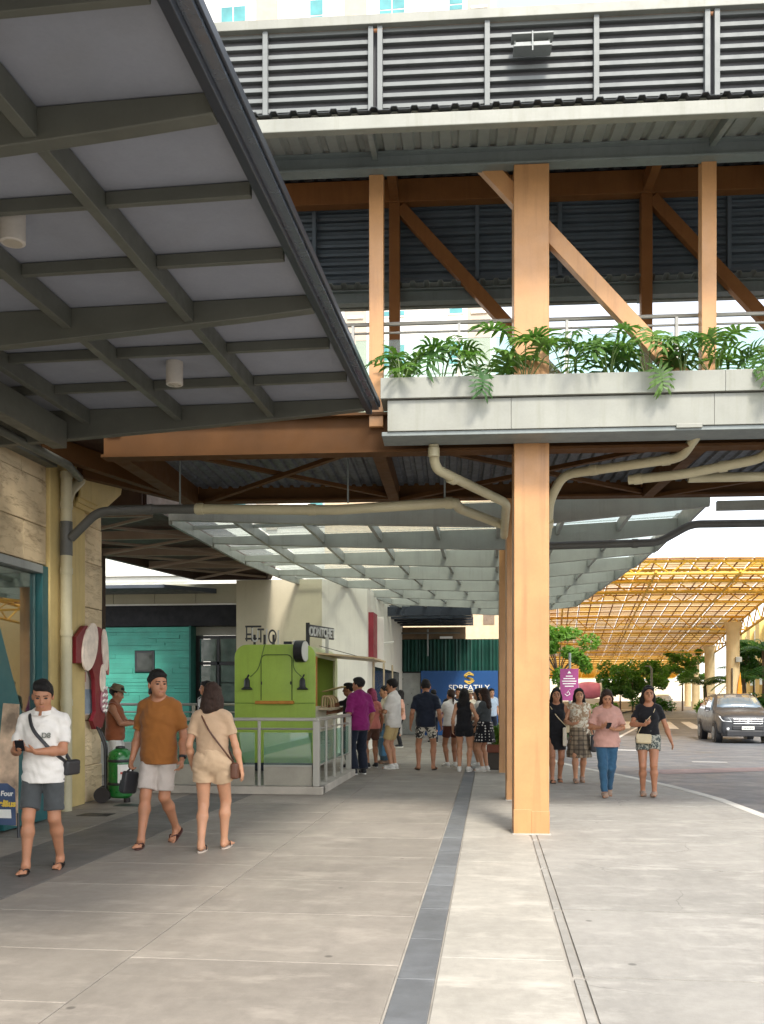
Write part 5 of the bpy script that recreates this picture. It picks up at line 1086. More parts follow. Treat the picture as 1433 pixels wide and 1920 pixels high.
    Fq = np.concatenate(faces); Fq = Fq[(Fq >= 0).all(1)]
    me = bpy.data.meshes.new(name)
    me.vertices.add(len(V)); me.vertices.foreach_set('co', V.astype(np.float32).ravel())
    me.loops.add(Fq.size); me.loops.foreach_set('vertex_index', Fq.astype(np.int32).ravel())
    me.polygons.add(len(Fq)); me.polygons.foreach_set('loop_start', np.arange(0, Fq.size, 4, dtype=np.int32)); me.polygons.foreach_set('loop_total', np.full(len(Fq), 4, np.int32))
    me.polygons.foreach_set('use_smooth', np.ones(len(Fq), bool))
    me.update(calc_edges=True)
    return me
def ik(a, c, l1, l2, pole):
    d = c - a; L_ = np.linalg.norm(d)
    if L_ > (l1 + l2) * .999: d = d / L_ * (l1 + l2) * .999; L_ = (l1 + l2) * .999; c = a + d
    u = d / L_; x = (l1 * l1 - l2 * l2 + L_ * L_) / (2 * L_); y = math.sqrt(max(0, l1 * l1 - x * x))
    p = v3(pole) - u * float(v3(pole) @ u)
    return a + u * x + unit(p) * y, c
def rotm(yaw, pitch, roll=0):
    return np.array(Matrix.Rotation(yaw, 3, 'Z') @ Matrix.Rotation(pitch, 3, 'X') @ Matrix.Rotation(roll, 3, 'Y'))
def cloth(name, c, pattern=None, c2=(.02, .02, .02), rough=.85, scale=30):
    key = 'cloth_' + name
    if key in MATS: return MATS[key]
    m, nt, b = nodes_of(key)
    v = coords(nt, 'O')
    base = ramp(nt, noise(nt, v, 5), [(.3, mul(c, .9)), (.7, mul(c, 1.06))])
    if pattern == 'blobs':
        f = ramp(nt, noise(nt, v, scale, 2, .5, None, 1.2), [(.48, 0.0), (.53, 1.0)]); base = mixc(nt, f, base, c2)
    elif pattern == 'dots':
        vo = N(nt, 'ShaderNodeTexVoronoi'); vo.inputs['Scale'].default_value = scale; vo.inputs['Randomness'].default_value = .25; L(nt, v, vo.inputs['Vector'])
        f = ramp(nt, vo.outputs['Distance'], [(.27, 1.0), (.33, 0.0)]); base = mixc(nt, f, base, c2)
    elif pattern == 'plaid':
        sx = N(nt, 'ShaderNodeSeparateXYZ'); L(nt, v, sx.inputs[0])
        for comp, ks in ((0, scale), (2, scale), (1, scale)):
            mm = N(nt, 'ShaderNodeMath', operation='MULTIPLY'); L(nt, sx.outputs[comp], mm.inputs[0]); mm.inputs[1].default_value = ks
            ss = N(nt, 'ShaderNodeMath', operation='SINE'); L(nt, mm.outputs[0], ss.inputs[0])
            f = ramp(nt, ss.outputs[0], [(.35, 0.0), (.6, .5)]); base = mixc(nt, f, base, c2)
    elif pattern == 'denim':
        f = ramp(nt, noise(nt, v, 9, 5), [(.45, 0.0), (.7, .5)]); base = mixc(nt, f, base, c2)
    L(nt, base, b.inputs['Base Color']); b.inputs['Roughness'].default_value = rough; b.inputs['Specular IOR Level'].default_value = .2
    b.inputs['Sheen Weight'].default_value = .15
    bump(nt, b, noise(nt, v, 26, 4, .6), .35, .012)
    return m
def skinmat(name, c):
    if name in MATS: return MATS[name]
    m, nt, b = nodes_of(name); v = coords(nt, 'O')
    base = ramp(nt, noise(nt, v, 9, 4), [(.3, mul(c, .88)), (.7, (min(1, c[0] * 1.1), c[1] * 1.03, c[2] * 1.0))])
    L(nt, base, b.inputs['Base Color']); b.inputs['Roughness'].default_value = .5; b.inputs['Specular IOR Level'].default_value = .35
    b.inputs['Subsurface Weight'].default_value = .12; b.inputs['Subsurface Radius'].default_value = (.02, .008, .004)
    bump(nt, b, noise(nt, v, 120, 2), .08, .003)
    return m
def hairmat(name, c):
    if name in MATS: return MATS[name]
    m, nt, b = nodes_of(name); v = coords(nt, 'O')
    base = ramp(nt, noise(nt, v, 60, 3, .6, (3, 3, .35)), [(.3, mul(c, .6)), (.75, mul(c, 1.7))])
    L(nt, base, b.inputs['Base Color']); b.inputs['Roughness'].default_value = .55; b.inputs['Specular IOR Level'].default_value = .25
    bump(nt, b, noise(nt, v, 70, 3, .6, (3, 3, .3)), .9, .02)
    return m
def person(label, loc, face, H=1.7, fem=False, h=.012, wid=1.0, feet=None, hands=None, head=(0, 0), skin='skin_tan', hair='short', hairlen=.2, haircol='hair_black',
           top=None, bottom=None, shoes=None, lean=0.0, drop=0.0, hat=None, group='people on the walkway', seed=0, belly=0.0, extras=None):
    """feet: {'R': (x, y, z, yaw, pitch), 'L': ...}; hands: {'R': dict(w=(x,y,z), pole=, d=, n=, curl=)}; lengths for a 1.70 m figure facing +Y"""
    s = H / 1.70
    root = empty('person', (loc[0], loc[1], loc[2] if len(loc) > 2 else 0), R(face))
    tag(root, label, 'person', group)
    feet = feet or {}; hands = hands or {}
    hip_x, sho_x = (.088, .158) if fem else (.085, .182)
    sho_x *= wid
    zt = -drop
    def T(x, y, z):       # torso point with a forward lean above the hips
        f = max(0, z - .93); return v3(x, y + f * math.tan(lean), z + zt)
    B = []                # body
    ax_y = v3(0, 1, 0)
    pw, ww, cw = ((.168, .125, .148) if fem else (.158, .142, .172)); pw *= wid; ww *= wid; cw *= wid
    torso = [Prim(T(0, -.01, .92), ell=(pw, .118, .125), k=.05), Prim(T(0, .005 + belly * .3, 1.05), ell=(ww + belly * .3, .098 + belly, .15), k=.08),
             Prim(T(0, 0, 1.24), ell=(cw, .108, .19), k=.08), Prim(T(-sho_x + .04, -.012, 1.365), T(sho_x - .04, -.012, 1.365), .052, k=.05)] + [Prim(T(0, -.02, 1.445), T(sx * (sho_x - .03), -.015, 1.375), .045, .040, k=.05) for sx in (-1, 1)]
    if fem: torso += [Prim(T(sx * .068, .078, 1.245), ell=(.062, .055, .06), k=.05) for sx in (-1, 1)]
    neck = [Prim(T(0, -.015, 1.38), T(0, .012, 1.50), .058 if fem else .064, .048 if fem else .058, k=.05)]
    hc = T(0, .03, 1.588); M = rotm(head[0], head[1], head[2] if len(head) > 2 else 0)
    hs_ = 1.06 if fem else 1.11
    def HP(x, y, z): return hc + M @ (v3(x, y, z) * hs_)
    def HE(x, y, z, e, k): return Prim(HP(x, y, z), ell=tuple(q * hs_ for q in e), k=k, rot=M)
    headp = [HE(0, -.014, .03, (.076, .096, .084), .02), HE(0, .022, -.028, (.061, .068, .084), .03), HE(0, .05, -.085, (.032, .03, .025), .03),
             HE(-.03, .045, -.03, (.033, .034, .04), .02), HE(.03, .045, -.03, (.033, .034, .04), .02),
             Prim(HP(-.036, .072, .026), HP(.036, .072, .026), .013, k=.014), Prim(HP(0, .083, .012), HP(0, .102, -.027), .008, .0125, k=.012),
             Prim(HP(-.012, .09, -.032), HP(.012, .09, -.032), .0085, k=.01), Prim(HP(-.019, .079, -.058), HP(.019, .079, -.058), .0085, k=.008), Prim(HP(-.015, .077, -.069), HP(.015, .077, -.069), .0085, k=.007)]
    headp += [HE(sx * .077, -.008, -.012, (.011, .02, .031), .008) for sx in (-1, 1)]
    sockets = [HE(sx * .031, .092, .005, (.017, .013, .0095), .012) for sx in (-1, 1)]
    B += torso + neck + headp
    legs, arms, footf = {}, {}, {}
    for nm, sx in (('R', 1), ('L', -1)):
        fx = feet.get(nm, (.095 * sx, 0, 0, -8 * sx, 0)); yaw = R(fx[3]); pit = R(fx[4])
        fd = v3(math.sin(-yaw) if False else -math.sin(yaw), math.cos(yaw), 0); sd_ = v3(fd[1], -fd[0], 0)
        d = fd * math.cos(pit) - v3(0, 0, 1) * math.sin(pit); u = unit(np.cross(sd_, d))
        ank = v3(fx[0], fx[1], fx[2] + .092) - 0
        hip = v3(hip_x * sx, 0, .885 + zt)
        knee, ank = ik(hip, ank, .415, .405, fd * 1.0 + v3(.06 * sx, 0, 0))
        legs[nm] = (hip, knee, ank); footf[nm] = (ank, d, u, sd_)
        tr = (.088, .056) if fem else (.082, .056)
        B.append(Prim(hip + v3(.004 * sx, 0, 0), knee, tr[0] * (.5 + .5 * wid), tr[1], k=.05))
        mid = knee * .68 + ank * .32 - unit(fd) * .014
        B += [Prim(knee, mid, .052, .055, k=.02), Prim(mid, ank, .055, .034, k=.03), Prim(ank - d * .022 - u * .045, ank - u * .02, .032, .034, k=.03)]
        B += [Prim(ank - u * .045 + d * .02, ank + d * .125 - u * .060, .036, .022, k=.03, flat=(u, .8)), Prim(ank + d * .11 - u * .062 - sd_ * .018 * 1, ank + d * .13 - u * .064 + sd_ * .018, .02, .02, k=.02)]
        for t in range(5):
            off = (-.034 + .017 * t) * (-sx); ln = .178 - .007 * t if t else .182
            B.append(Prim(ank + d * .13 - u * .066 + sd_ * off * 1.0, ank + d * (ln - .012) - u * .070 + sd_ * off, .0115 if t == 0 else .0085, k=.008))
        hd = hands.get(nm, {}); wr = v3(hd.get('w', (.235 * sx, .03, .86))) + v3(0, 0, zt if 'w' not in hd else 0)
        sh = T(sho_x * sx, -.015, 1.36); el, wr = ik(sh, wr, .285, .25, hd.get('pole', (.25 * sx, -1, -.3)))
        arms[nm] = (sh, el, wr)
        aw = (.042, .036, .037, .024) if fem else (.05, .041, .042, .028)
        B += [Prim(sh, el, aw[0] * (.4 + .6 * wid), aw[1], k=.05), Prim(el, el * .65 + wr * .35, aw[1] * .97, aw[2], k=.02), Prim(el * .65 + wr * .35, wr, aw[2], aw[3], k=.03)]
        fdir = unit(wr - el); dd = unit(v3(hd['d'])) if 'd' in hd else fdir
        nn = v3(hd.get('n', (-sx, .15, 0))); nn = unit(nn - dd * float(nn @ dd)); sdv = np.cross(dd, nn); ts = 1 if sx > 0 else -1
        g = .9 if fem else 1.0
        B += [Prim(wr, wr + dd * .07 * g, .027 * g, .034 * g, k=.02, flat=(nn, .55))]
        cu = hd.get('curl', .45)
        for t in range(4):
            o = (.027 - .018 * t) * ts * g; ln = (.04, .045, .042, .033)[t] * g
            b0 = wr + dd * .078 * g + sdv * o; c1 = cu * (.8 + .12 * t)
            d1 = dd * math.cos(c1) + nn * math.sin(c1); b1 = b0 + d1 * ln; d2 = dd * math.cos(c1 * 2.2) + nn * math.sin(c1 * 2.2); b2 = b1 + d2 * ln * .85
            B += [Prim(b0 - dd * .02, b1, .0095 * g, .0085 * g, k=.006), Prim(b1, b2, .0085 * g, .0065 * g, k=.006)]
        td = unit(dd * .72 + sdv * ts * .6 + nn * .35); t0 = wr + dd * .022 * g + sdv * ts * .02 * g; t1 = t0 + td * .042 * g; t2 = t1 + unit(td + dd * .4 + nn * .25) * .034 * g
        B += [Prim(t0, t1, .014 * g, .011 * g, k=.012), Prim(t1, t2, .011 * g, .008 * g, k=.006)]
        arms[nm + 'h'] = (wr + dd * .085 * g + nn * .02, dd, nn, sdv)
    def put(name, me, m, par=root):
        me.materials.append(m); o = link(name, me, par); o.scale = (s, s, s) if par is root else (1, 1, 1); return o
    body = put('body', sdf_mesh(B, h, sockets), MATS[skin])
    # --- face details
    for sx in (-1, 1):
        put('eye', sdf_mesh([HE(sx * .031, .0775, .004, (.0155, .0095, .0082), .001)], .004), MATS['eye_dark'], body)
        put('eyebrow', sdf_mesh([Prim(HP(sx * .015, .0875, .026), HP(sx * .047, .0775, .029), .0055, .004, k=.001)], .004), MATS[haircol], body)
    put('lips', sdf_mesh([Prim(HP(-.016, .0835, -.064), HP(.016, .0835, -.064), .0068, k=.001)], .004), MATS['lip'], body)
    # --- hair
    clipn = M @ unit(v3(0, .74, -.67)); clp = (HP(0, .073, .072 if not hat else .04), clipn)
    if hair != 'none':
        hp = [Prim(HP(0, -.02, .038), ell=(.083 * hs_, .104 * hs_, .094 * hs_), k=.01, rot=M, clip=(clp,))]
        if hair == 'short':
            npl = (HP(0, 0, -.045), M @ v3(0, -.25, -.97)); hp[0].clip = (clp, npl); hp[0].ell = tuple(q * .985 for q in hp[0].ell)
            hp += [Prim(HP(-.05, .052, .080), HP(.045, .06, .086), .012, k=.03), Prim(HP(-.02, .058, .092), HP(.045, .048, .097), .014, k=.03), Prim(HP(.004, -.005, .088), ell=(.062, .084, .038), k=.04, rot=M)] + [Prim(HP(sx * .075, .0, .035), HP(sx * .073, .012, -.016), .011, .005, k=.012) for sx in (-1, 1)]
        if hair in ('long', 'bob'):
            for sx in (-1, 1):
                hp += [Prim(HP(sx * .05, .045, .075), HP(sx * .080, -.012, -.03), .019, .017, k=.03), Prim(HP(sx * .079, -.02, -.02), HP(sx * .082, -.035, -.12), .019, .023, k=.04),
                       Prim(HP(sx * .08, -.03, -.1), HP(sx * .08, -.05 + .03 * (sx > 0), -.1 - hairlen * (1 if sx > 0 else .9)), .027, .014, k=.05)]
            hp += [Prim(HP(0, -.06, .0), HP(0, -.085, -.1 - hairlen), .07, .045, k=.06), Prim(HP(-.04, -.06, -.05), HP(-.045, -.08, -.12 - hairlen), .045, .03, k=.05), Prim(HP(.04, -.06, -.05), HP(.045, -.08, -.09 - hairlen), .045, .03, k=.05)]
        if hair == 'tied': hp += [Prim(HP(0, -.115, .0), ell=(.04, .04, .045), k=.03), Prim(HP(0, -.12, -.02), HP(0, -.13, -.06 - hairlen * .6), .028, .014, k=.03)]
        put('hair', sdf_mesh(hp, min(h, .009), folds=.005, seed=seed), MATS[haircol])
    if hat:
        hm = MB(); hm.lathe([(.155, .02), (.16, .028), (.15, .034), (.1, .05), (.095, .1), (.075, .125), (.02, .13)], n=24)
        me = hm.mesh('hat', hat, True); mt = Matrix.Translation(Vector(HP(0, -.015, .03))) @ Matrix([list(r) for r in M]).to_4x4(); me.transform(mt)
        o = link('hat', me, root); o.scale = (s, s, s)
    # --- clothes
    def torso_cover(inf, hem, flare=0.0, topz=1.60):
        cl = ((T(0, 0, hem), v3(0, 0, -1)),)
        out = []
        for p in torso:
            q = Prim(p.a, p.b, p.r1 + inf, p.r2 + inf, .05, cl, ell=tuple(e + inf for e in p.ell) if p.ell else None); out.append(q)
        wl = max(pw * (1.0 if hem < .95 else .0), ww) + inf + .008
        out.append(Prim(T(0, .003, 1.22), T(0, .0 + belly * .5, hem - .03), cw * .92 + inf, wl + flare, .05, cl, flat=(ax_y, .72 if hem > .95 else .79)))
        return out
    if top:
        inf = top.get('inf', .013); hem = top.get('hem', .84)
        P_ = torso_cover(inf, hem, top.get('flare', .0))
        sl = top.get('sleeve', .6)
        if sl:
            for nm, sx in (('R', 1), ('L', -1)):
                sh, el, wr = arms[nm]; d = unit(el - sh); ra = (.040 if fem else .047) * (.4 + .6 * wid) + inf * .7
                if sl <= 1.0:
                    e = sh + (el - sh) * sl
                    P_.append(Prim(sh + d * .01, e + d * .05, ra, ra + top.get('sflare', .006) - .002, .04, ((e, d),)))
                else:
                    d2 = unit(wr - el); e = el + (wr - el) * (sl - 1)
                    P_ += [Prim(sh, el, ra, ra - .01, .05), Prim(el, e + d2 * .04, ra - .01, ra - .018, .04, ((e, d2),))]
        if top.get('skirt'):
            zh, wh = top['skirt']; cl = ((T(0, 0, zh), v3(0, 0, -1)),); P_.append(Prim(T(0, -.005, 1.0), T(0, 0, zh - .05), ww + inf + .02, wh, .06, cl, flat=(ax_y, .92)))
        nr = top.get('neck', .075)
        cv = [Prim(T(0, .035, 1.475), ell=(nr, nr * .95, top.get('neckd', .07)), k=.008)]
        if not sl: cv += [Prim(arms[nm][0] + v3(.045 * sx, 0, .0), ell=(.062, .2, .12), k=.01) for nm, sx in (('R', 1), ('L', -1))]
        o = put('dress' if top.get('skirt') else 'shirt', sdf_mesh(P_, h, cv, top.get('folds', .005), seed), top['m'])
        if top.get('collar'):
            cm = MB(); n = 20; z0 = T(0, 0, 1.428)
            for i in range(n):
                a0, a1 = [R(100) + (R(340)) * (i + j) / n for j in (0, 1)]
                def ring(a, r, dz): return (r * math.cos(a) * 1.05, z0[1] + .012 + r * math.sin(a), z0[2] + dz + .018 * (-math.sin(a)))
                cm.add([ring(a0, .078, .035), ring(a1, .078, .035), ring(a1, .1, .0), ring(a0, .1, .0), ring(a0, .072, .03), ring(a1, .072, .03), ring(a1, .092, -.01), ring(a0, .092, -.01)], [(0, 1, 2, 3), (7, 6, 5, 4), (0, 4, 5, 1), (2, 6, 7, 3)])
            me = cm.mesh('collar', top['m'], True); c_ = link('collar', me, o)
        root['_top'] = o.name
    if bottom:
        kd = bottom['kind']; inf = bottom.get('inf', .012); wz = bottom.get('waist', (top.get('hem', .84) + .05) if top and not top.get('skirt') else 1.0)
        topcl = ((T(0, 0, wz), v3(0, 0, 1)),)
        P_ = [Prim(p.a, p.b, p.r1 + inf, p.r2 + inf, .05, topcl, ell=tuple(e + inf for e in p.ell)) for p in torso[:2]]
        if kd == 'skirt':
            zh, wh = bottom['hem'], bottom['w']; cl = ((v3(0, 0, zh), v3(0, 0, -1)),) + topcl
            P_ = [Prim(p.a, p.b, 0, 0, .05, topcl, ell=tuple(e + inf for e in p.ell)) for p in torso[:2]]
            P_.append(Prim(T(0, -.005, .97), v3(0, bottom.get('dy', 0), zh - .05), pw + inf * .6, wh, .06, cl, flat=(ax_y, .92)))
        else:
            for nm in 'RL':
                hip, knee, ank = legs[nm]; d = unit(knee - hip); tr = (.088, .056) if fem else (.082, .056)
                if kd == 'shorts':
                    e = hip + (knee - hip) * bottom['len']; fl = bottom.get('flare', .012) * .6
                    P_.append(Prim(hip, e + d * .05, tr[0] * (.5 + .5 * wid) + inf + .006, tr[0] + (tr[1] - tr[0]) * bottom['len'] + inf + fl, .028, ((e, d),) + topcl))
                else:
                    d2 = unit(ank - knee); kr = bottom.get('knee', .068); ar = bottom.get('ankle', .06); e = ank - v3(0, 0, bottom.get('hemz', .0))
                    P_ += [Prim(hip, knee, tr[0] + inf, kr, .05, topcl), Prim(knee, e + d2 * .05, kr, ar, .05, ((e, d2),))]
        put('skirt' if kd == 'skirt' else ('shorts' if kd == 'shorts' else 'trousers'), sdf_mesh(P_, h, (), bottom.get('folds', .004), seed + 3), bottom['m'])
    # --- footwear
    if shoes:
        for nm, sx in (('R', 1), ('L', -1)):
            ank, d, u, sd_ = footf[nm]
            if shoes['kind'] == 'sandal':
                m_ = MB(); out = []
                for t in range(24):
                    a = 2 * math.pi * t / 24; yy = math.cos(a); xx = math.sin(a)
                    wdt = .043 + .009 * (yy > 0) * yy - .004
                    out.append(ank + d * (.062 + .132 * yy) + sd_ * (xx * wdt + (-.008 * sx) * yy) - u * .079)
                th = .017; n = len(out)
                m_.add([tuple(p) for p in out] + [tuple(p - u * th) for p in out], [tuple(range(n)), tuple(range(2 * n - 1, n - 1, -1))] + [(i, i + n, (i + 1) % n + n, (i + 1) % n) for i in range(n)])
                sole = put('sandal', m_.mesh('sandal', None), shoes['m'])
                tp = ank + d * .135 - u * .045 - sd_ * sx * .012
                for k_ in (-1, 1):
                    e0 = ank + d * .05 + sd_ * k_ * .046 - u * .072
                    md = (tp + e0) / 2 + u * .02 + sd_ * k_ * .008
                    st = MB(); st.tube([tuple(e0), tuple((e0 + md) / 2 + u * .006), tuple(md), tuple((md + tp) / 2 + u * .004), tuple(tp), tuple(tp - u * .03)], .0065, 6)
                    put('strap', st.mesh('strap', None, True), shoes.get('m2', shoes['m']), sole)
            else:
                cl = ((ank + u * (.035 if shoes['kind'] == 'sneaker' else -.012), u),)
                P_ = [Prim(ank - d * .03 - u * .045, ank - u * .01, .042, .044, .03, cl), Prim(ank - u * .04 + d * .01, ank + d * .135 - u * .058, .046, .031, .03, cl, flat=(u, .85)), Prim(ank + d * .11 - u * .06 - sd_ * .02, ank + d * .12 - u * .06 + sd_ * .02, .03, .03, .03)]
                so = put('shoe', sdf_mesh(P_, min(h, .012)), shoes['m'])
                if shoes.get('m2'):
                    m_ = MB(); out = [ank + d * (.055 + .142 * math.cos(2 * math.pi * t / 20)) + sd_ * math.sin(2 * math.pi * t / 20) * .048 - u * .076 for t in range(20)]; n = 20
                    m_.add([tuple(p) for p in out] + [tuple(p - u * .02) for p in out], [tuple(range(n)), tuple(range(2 * n - 1, n - 1, -1))] + [(i, i + n, (i + 1) % n + n, (i + 1) % n) for i in range(n)])
                    put('sole', m_.mesh('sole', None), shoes['m2'], so)
    info = dict(root=root, s=s, arms=arms, legs=legs, T=T, M=Matrix.Translation(root.location) @ Matrix.Rotation(R(face), 4, 'Z') @ Matrix.Scale(s, 4), HP=HP)
    return info
def held(info, name, mb, m, label, cat, smooth=True, group=None):
    """a carried thing, built in the carrier's own frame, standing as a thing of its own"""
    me = mb.mesh(name, m, smooth); me.transform(info['M'])
    xs = [v.co for v in me.vertices]; c = sum(xs, Vector()) / len(xs); zb = min(v.z for v in xs); base = Vector((c.x, c.y, zb))
    me.transform(Matrix.Translation(-base))
    o = link(name, me, None, base); tag(o, label, cat, group)
    return o
def heldpart(info, parent, name, mb, m, smooth=True):
    me = mb.mesh(name, m, smooth); me.transform(info['M']); me.transform(Matrix.Translation(-parent.location)); return link(name, me, parent)
def local_box(c, d, n, sd, a, b, e):
    c, d, n, sd = Vector(c), Vector(d), Vector(n), Vector(sd)
    mb = MB(); vs = [c + d * a / 2 * i + n * b / 2 * j + sd * e / 2 * k for k in (-1, 1) for j in (-1, 1) for i in (-1, 1)]
    return mb.add(vs, [(0, 2, 3, 1), (4, 5, 7, 6), (0, 1, 5, 4), (2, 6, 7, 3), (0, 4, 6, 2), (1, 3, 7, 5)])
skinmat('skin_tan', (.40, .19, .105)); skinmat('skin_light', (.50, .265, .155)); skinmat('skin_brown', (.33, .155, .085))
hairmat('hair_black', (.012, .010, .009)); hairmat('hair_brown', (.035, .018, .012)); hairmat('hair_pink', (.35, .06, .12))
mat('eye_dark', (.03, .02, .015), .25, var=.1, space='O'); mat('lip', (.33, .12, .09), .45, var=.1, space='O')
W = cloth('white', (.72, .68, .62)); K = cloth('black', (.012, .012, .014)); NAVY = cloth('navy', (.012, .016, .028)); CREAM = cloth('cream', (.66, .58, .45))
SNK = dict(kind='sneaker', m=cloth('sneaker_white', (.70, .68, .64), rough=.6), m2=MATS['white_paint']); BSNK = dict(kind='sneaker', m=cloth('sneaker_black', (.02, .02, .022), rough=.6), m2=MATS['white_paint'])
FLAT = dict(kind='flat', m=cloth('flat_tan', (.30, .20, .14), rough=.6)); SAND = dict(kind='sandal', m=MATS['rubber_dark'])
LEA = mat('leather_black', (.02, .02, .022), .45, space='O'); LEB = mat('leather_brown', (.10, .035, .015), .45, space='O'); LEC = mat('leather_cream', (.56, .46, .28), .5, space='O'); PHN = mat('phone_black', (.015, .015, .018), .2, space='O')
def bag(info, c, d, n, sz, m, label, strap=None, flap=True, name='shoulder_bag', rs_=.009):
    d, n = unit(v3(d)), unit(v3(n)); sdv = np.cross(d, n)
    b = held(info, name, local_box(c, d, n, sdv, *sz), m, label, 'bag', False); md = b.modifiers.new('bevel', 'BEVEL'); md.width = min(sz) * .3; md.segments = 3
    if flap: heldpart(info, b, 'flap', local_box(v3(c) + sdv * sz[2] * .18 + n * sz[1] * .06, d, n, sdv, sz[0] * .96, sz[1] * 1.0, sz[2] * .5), m, False)
    if strap: heldpart(info, b, 'strap', MB().tube(fillet(strap, .08), rs_, 6), m)
    return b
# ---- the three walkers in the foreground
p = person('man in white polo and grey shorts looking down at a phone by the shopfront', (-3.80, 7.86), 186, 1.60, h=.0072, wid=.99, belly=.015,
    feet={'R': (.10, .17, 0, 6, 0), 'L': (-.10, -.14, .015, 4, 10)},
    hands={'R': dict(w=(.15, .26, 1.10), pole=(.45, -.5, -.9), d=(-.45, .7, .35), n=(-.5, .0, .8), curl=.6), 'L': dict(w=(-.02, .25, 1.09), pole=(-.6, -.3, -.8), d=(.8, .4, .25), n=(.2, -.2, .95), curl=.6)},
    head=(R(14), R(-20)), hair='short', top=dict(m=W, hem=.80, sleeve=.74, inf=.016, folds=.006, flare=.008, collar=True),
    bottom=dict(kind='shorts', len=.82, m=cloth('greyshorts', (.062, .066, .066)), flare=.02, folds=.005), shoes=SAND, seed=1)
held(p, 'phone', local_box((.085, .355, 1.15), unit(v3(-.2, .75, .6)), unit(v3(.1, -.6, .75)), unit(v3(1, .2, 0)), .15, .011, .075), PHN, 'black phone held by the man in the white polo', 'phone', False)
bag(p, (-.225, -.07, .93), (.35, 1, 0), (1, -.3, .1), (.19, .07, .14), LEA, 'black sling bag on the hip of the man in the white polo', [(-.2, .02, .99), (-.12, .165, 1.1), (.05, .155, 1.28), (.115, .06, 1.425), (.1, -.08, 1.40), (-.06, -.15, 1.2), (-.21, -.08, .99)], rs_=.016)
text('shirt_print', 'D8', .062, mat('print_grey', (.16, .17, .14), .7), p['root'], Vector((-.075, .158, 1.21)) * p['s'], (R(84), 0, R(180)), .004, bold=.001)
p = person('man in rust orange tee and pale shorts glancing aside mid stride', (-3.30, 9.33), 178, 1.72, h=.0078, wid=.95, feet={'R': (.10, .21, 0, 8, 0), 'L': (-.09, -.22, .06, -12, 34)},
    hands={'R': dict(w=(.262, .04, .85), curl=.9), 'L': dict(w=(-.262, .06, .855), pole=(-.4, -1, 0), curl=.7)}, head=(R(42), R(-2)), hair='short',
    top=dict(m=cloth('rust', (.27, .10, .022)), hem=.80, sleeve=.80, inf=.017, folds=.005, sflare=.012, flare=.012), bottom=dict(kind='shorts', len=.84, m=cloth('paleshorts', (.47, .41, .36)), flare=.02, folds=.005),
    shoes=dict(kind='sandal', m=MATS['rubber_maroon']), seed=2)
wr = p['arms']['L'][2]; el = p['arms']['L'][1]; dd = unit(wr - el); c = wr - dd * .02
o = MB().tube([tuple(c - dd * .014), tuple(c + dd * .014)], .037, 14).build('wristwatch', LEA, p['root'], True); o.scale = (p['s'],) * 3
o = MB().add(*(lambda q: (q.v, q.f))(local_box(c + v3(-.036, .01, 0), dd, v3(1, 0, 0), v3(0, 1, 0), .036, .014, .034))).build('watch_face', PHN, p['root']); o.scale = (p['s'],) * 3
hb = p['arms']['Rh'][0]
bag(p, (hb[0] + .02, hb[1] + .02, .62), (.5, 1, .1), (1, -.5, .15), (.17, .07, .22), LEA, 'small black bag carried by the man in the rust tee', [tuple(v3(hb[0] + .02, hb[1] - .06, .72)), tuple(hb + v3(0, -.02, -.01)), tuple(hb + v3(0, .03, -.01)), tuple(v3(hb[0] + .02, hb[1] + .1, .72))], name='hand_bag')
p = person('woman in beige tee and shorts walking away with a shoulder bag', (-2.66, 9.02), 2, 1.60, fem=True, h=.0078, wid=1.06,
    feet={'L': (-.085, -.12, .0, 4, 0), 'R': (.09, .14, .0, -10, -4)}, hands={'R': dict(w=(.30, -.0, .84), pole=(.5, -1, 0), curl=.35), 'L': dict(w=(-.235, .08, .88))}, head=(0, R(-4)), hair='bob', hairlen=.04, haircol='hair_brown',
    top=dict(m=cloth('beige', (.47, .32, .20)), hem=.97, sleeve=.62, inf=.011, folds=.004), bottom=dict(kind='shorts', len=.44, m=cloth('beigeshorts', (.53, .37, .23)), waist=1.03, flare=.022, inf=.02, folds=.005),
    shoes=dict(kind='sandal', m=cloth('cream_sole', (.55, .45, .36)), m2=MATS['rubber_dark']), skin='skin_light', seed=5)
bag(p, (.25, .03, .82), (.1, 1, 0), (1, 0, 0), (.2, .08, .17), LEB, 'brown leather bag at the side of the woman in beige', [(.22, .0, .9), (.16, -.12, 1.02), (.0, -.155, 1.24), (-.10, -.08, 1.405), (-.1, .05, 1.40), (.05, .14, 1.2), (.21, .06, .92)])
# ---- left, by the pier and the door
p = person('person in brimmed hat and brown vest using a tablet behind the pier', (-5.66, 14.05), -78, 1.62, h=.012, hands={'R': dict(w=(.1, .33, 1.12), pole=(.8, -.4, -.6), d=(-.1, 1, .3), n=(-.5, 0, .8)), 'L': dict(w=(-.06, .33, 1.14), pole=(-.8, -.4, -.6), d=(.1, 1, .3), n=(.5, 0, .8))}, head=(0, R(-16)), skin='skin_brown', hat=mat('hat_olive', (.14, .11, .06), .9, space='O'),
    top=dict(m=cloth('vest_brown', (.24, .075, .03)), hem=.86, sleeve=.0, inf=.02), bottom=dict(kind='shorts', len=.9, m=cloth('offwhite', (.58, .57, .53)), flare=.02), shoes=SNK, seed=7)
held(p, 'tablet', local_box((.02, .45, 1.17), unit(v3(0, 1, .45)), unit(v3(0, -.45, 1)), v3(1, 0, 0), .2, .012, .15), MATS['white_paint'], 'white tablet held by the person in the brimmed hat', 'tablet', False)
person('dark haired person with black backpack behind the man in rust', (-8.1, 22.4), 12, 1.66, h=.016, hair='short', top=dict(m=K, sleeve=.7, inf=.03), bottom=dict(kind='trousers', m=NAVY), shoes=BSNK, seed=8)
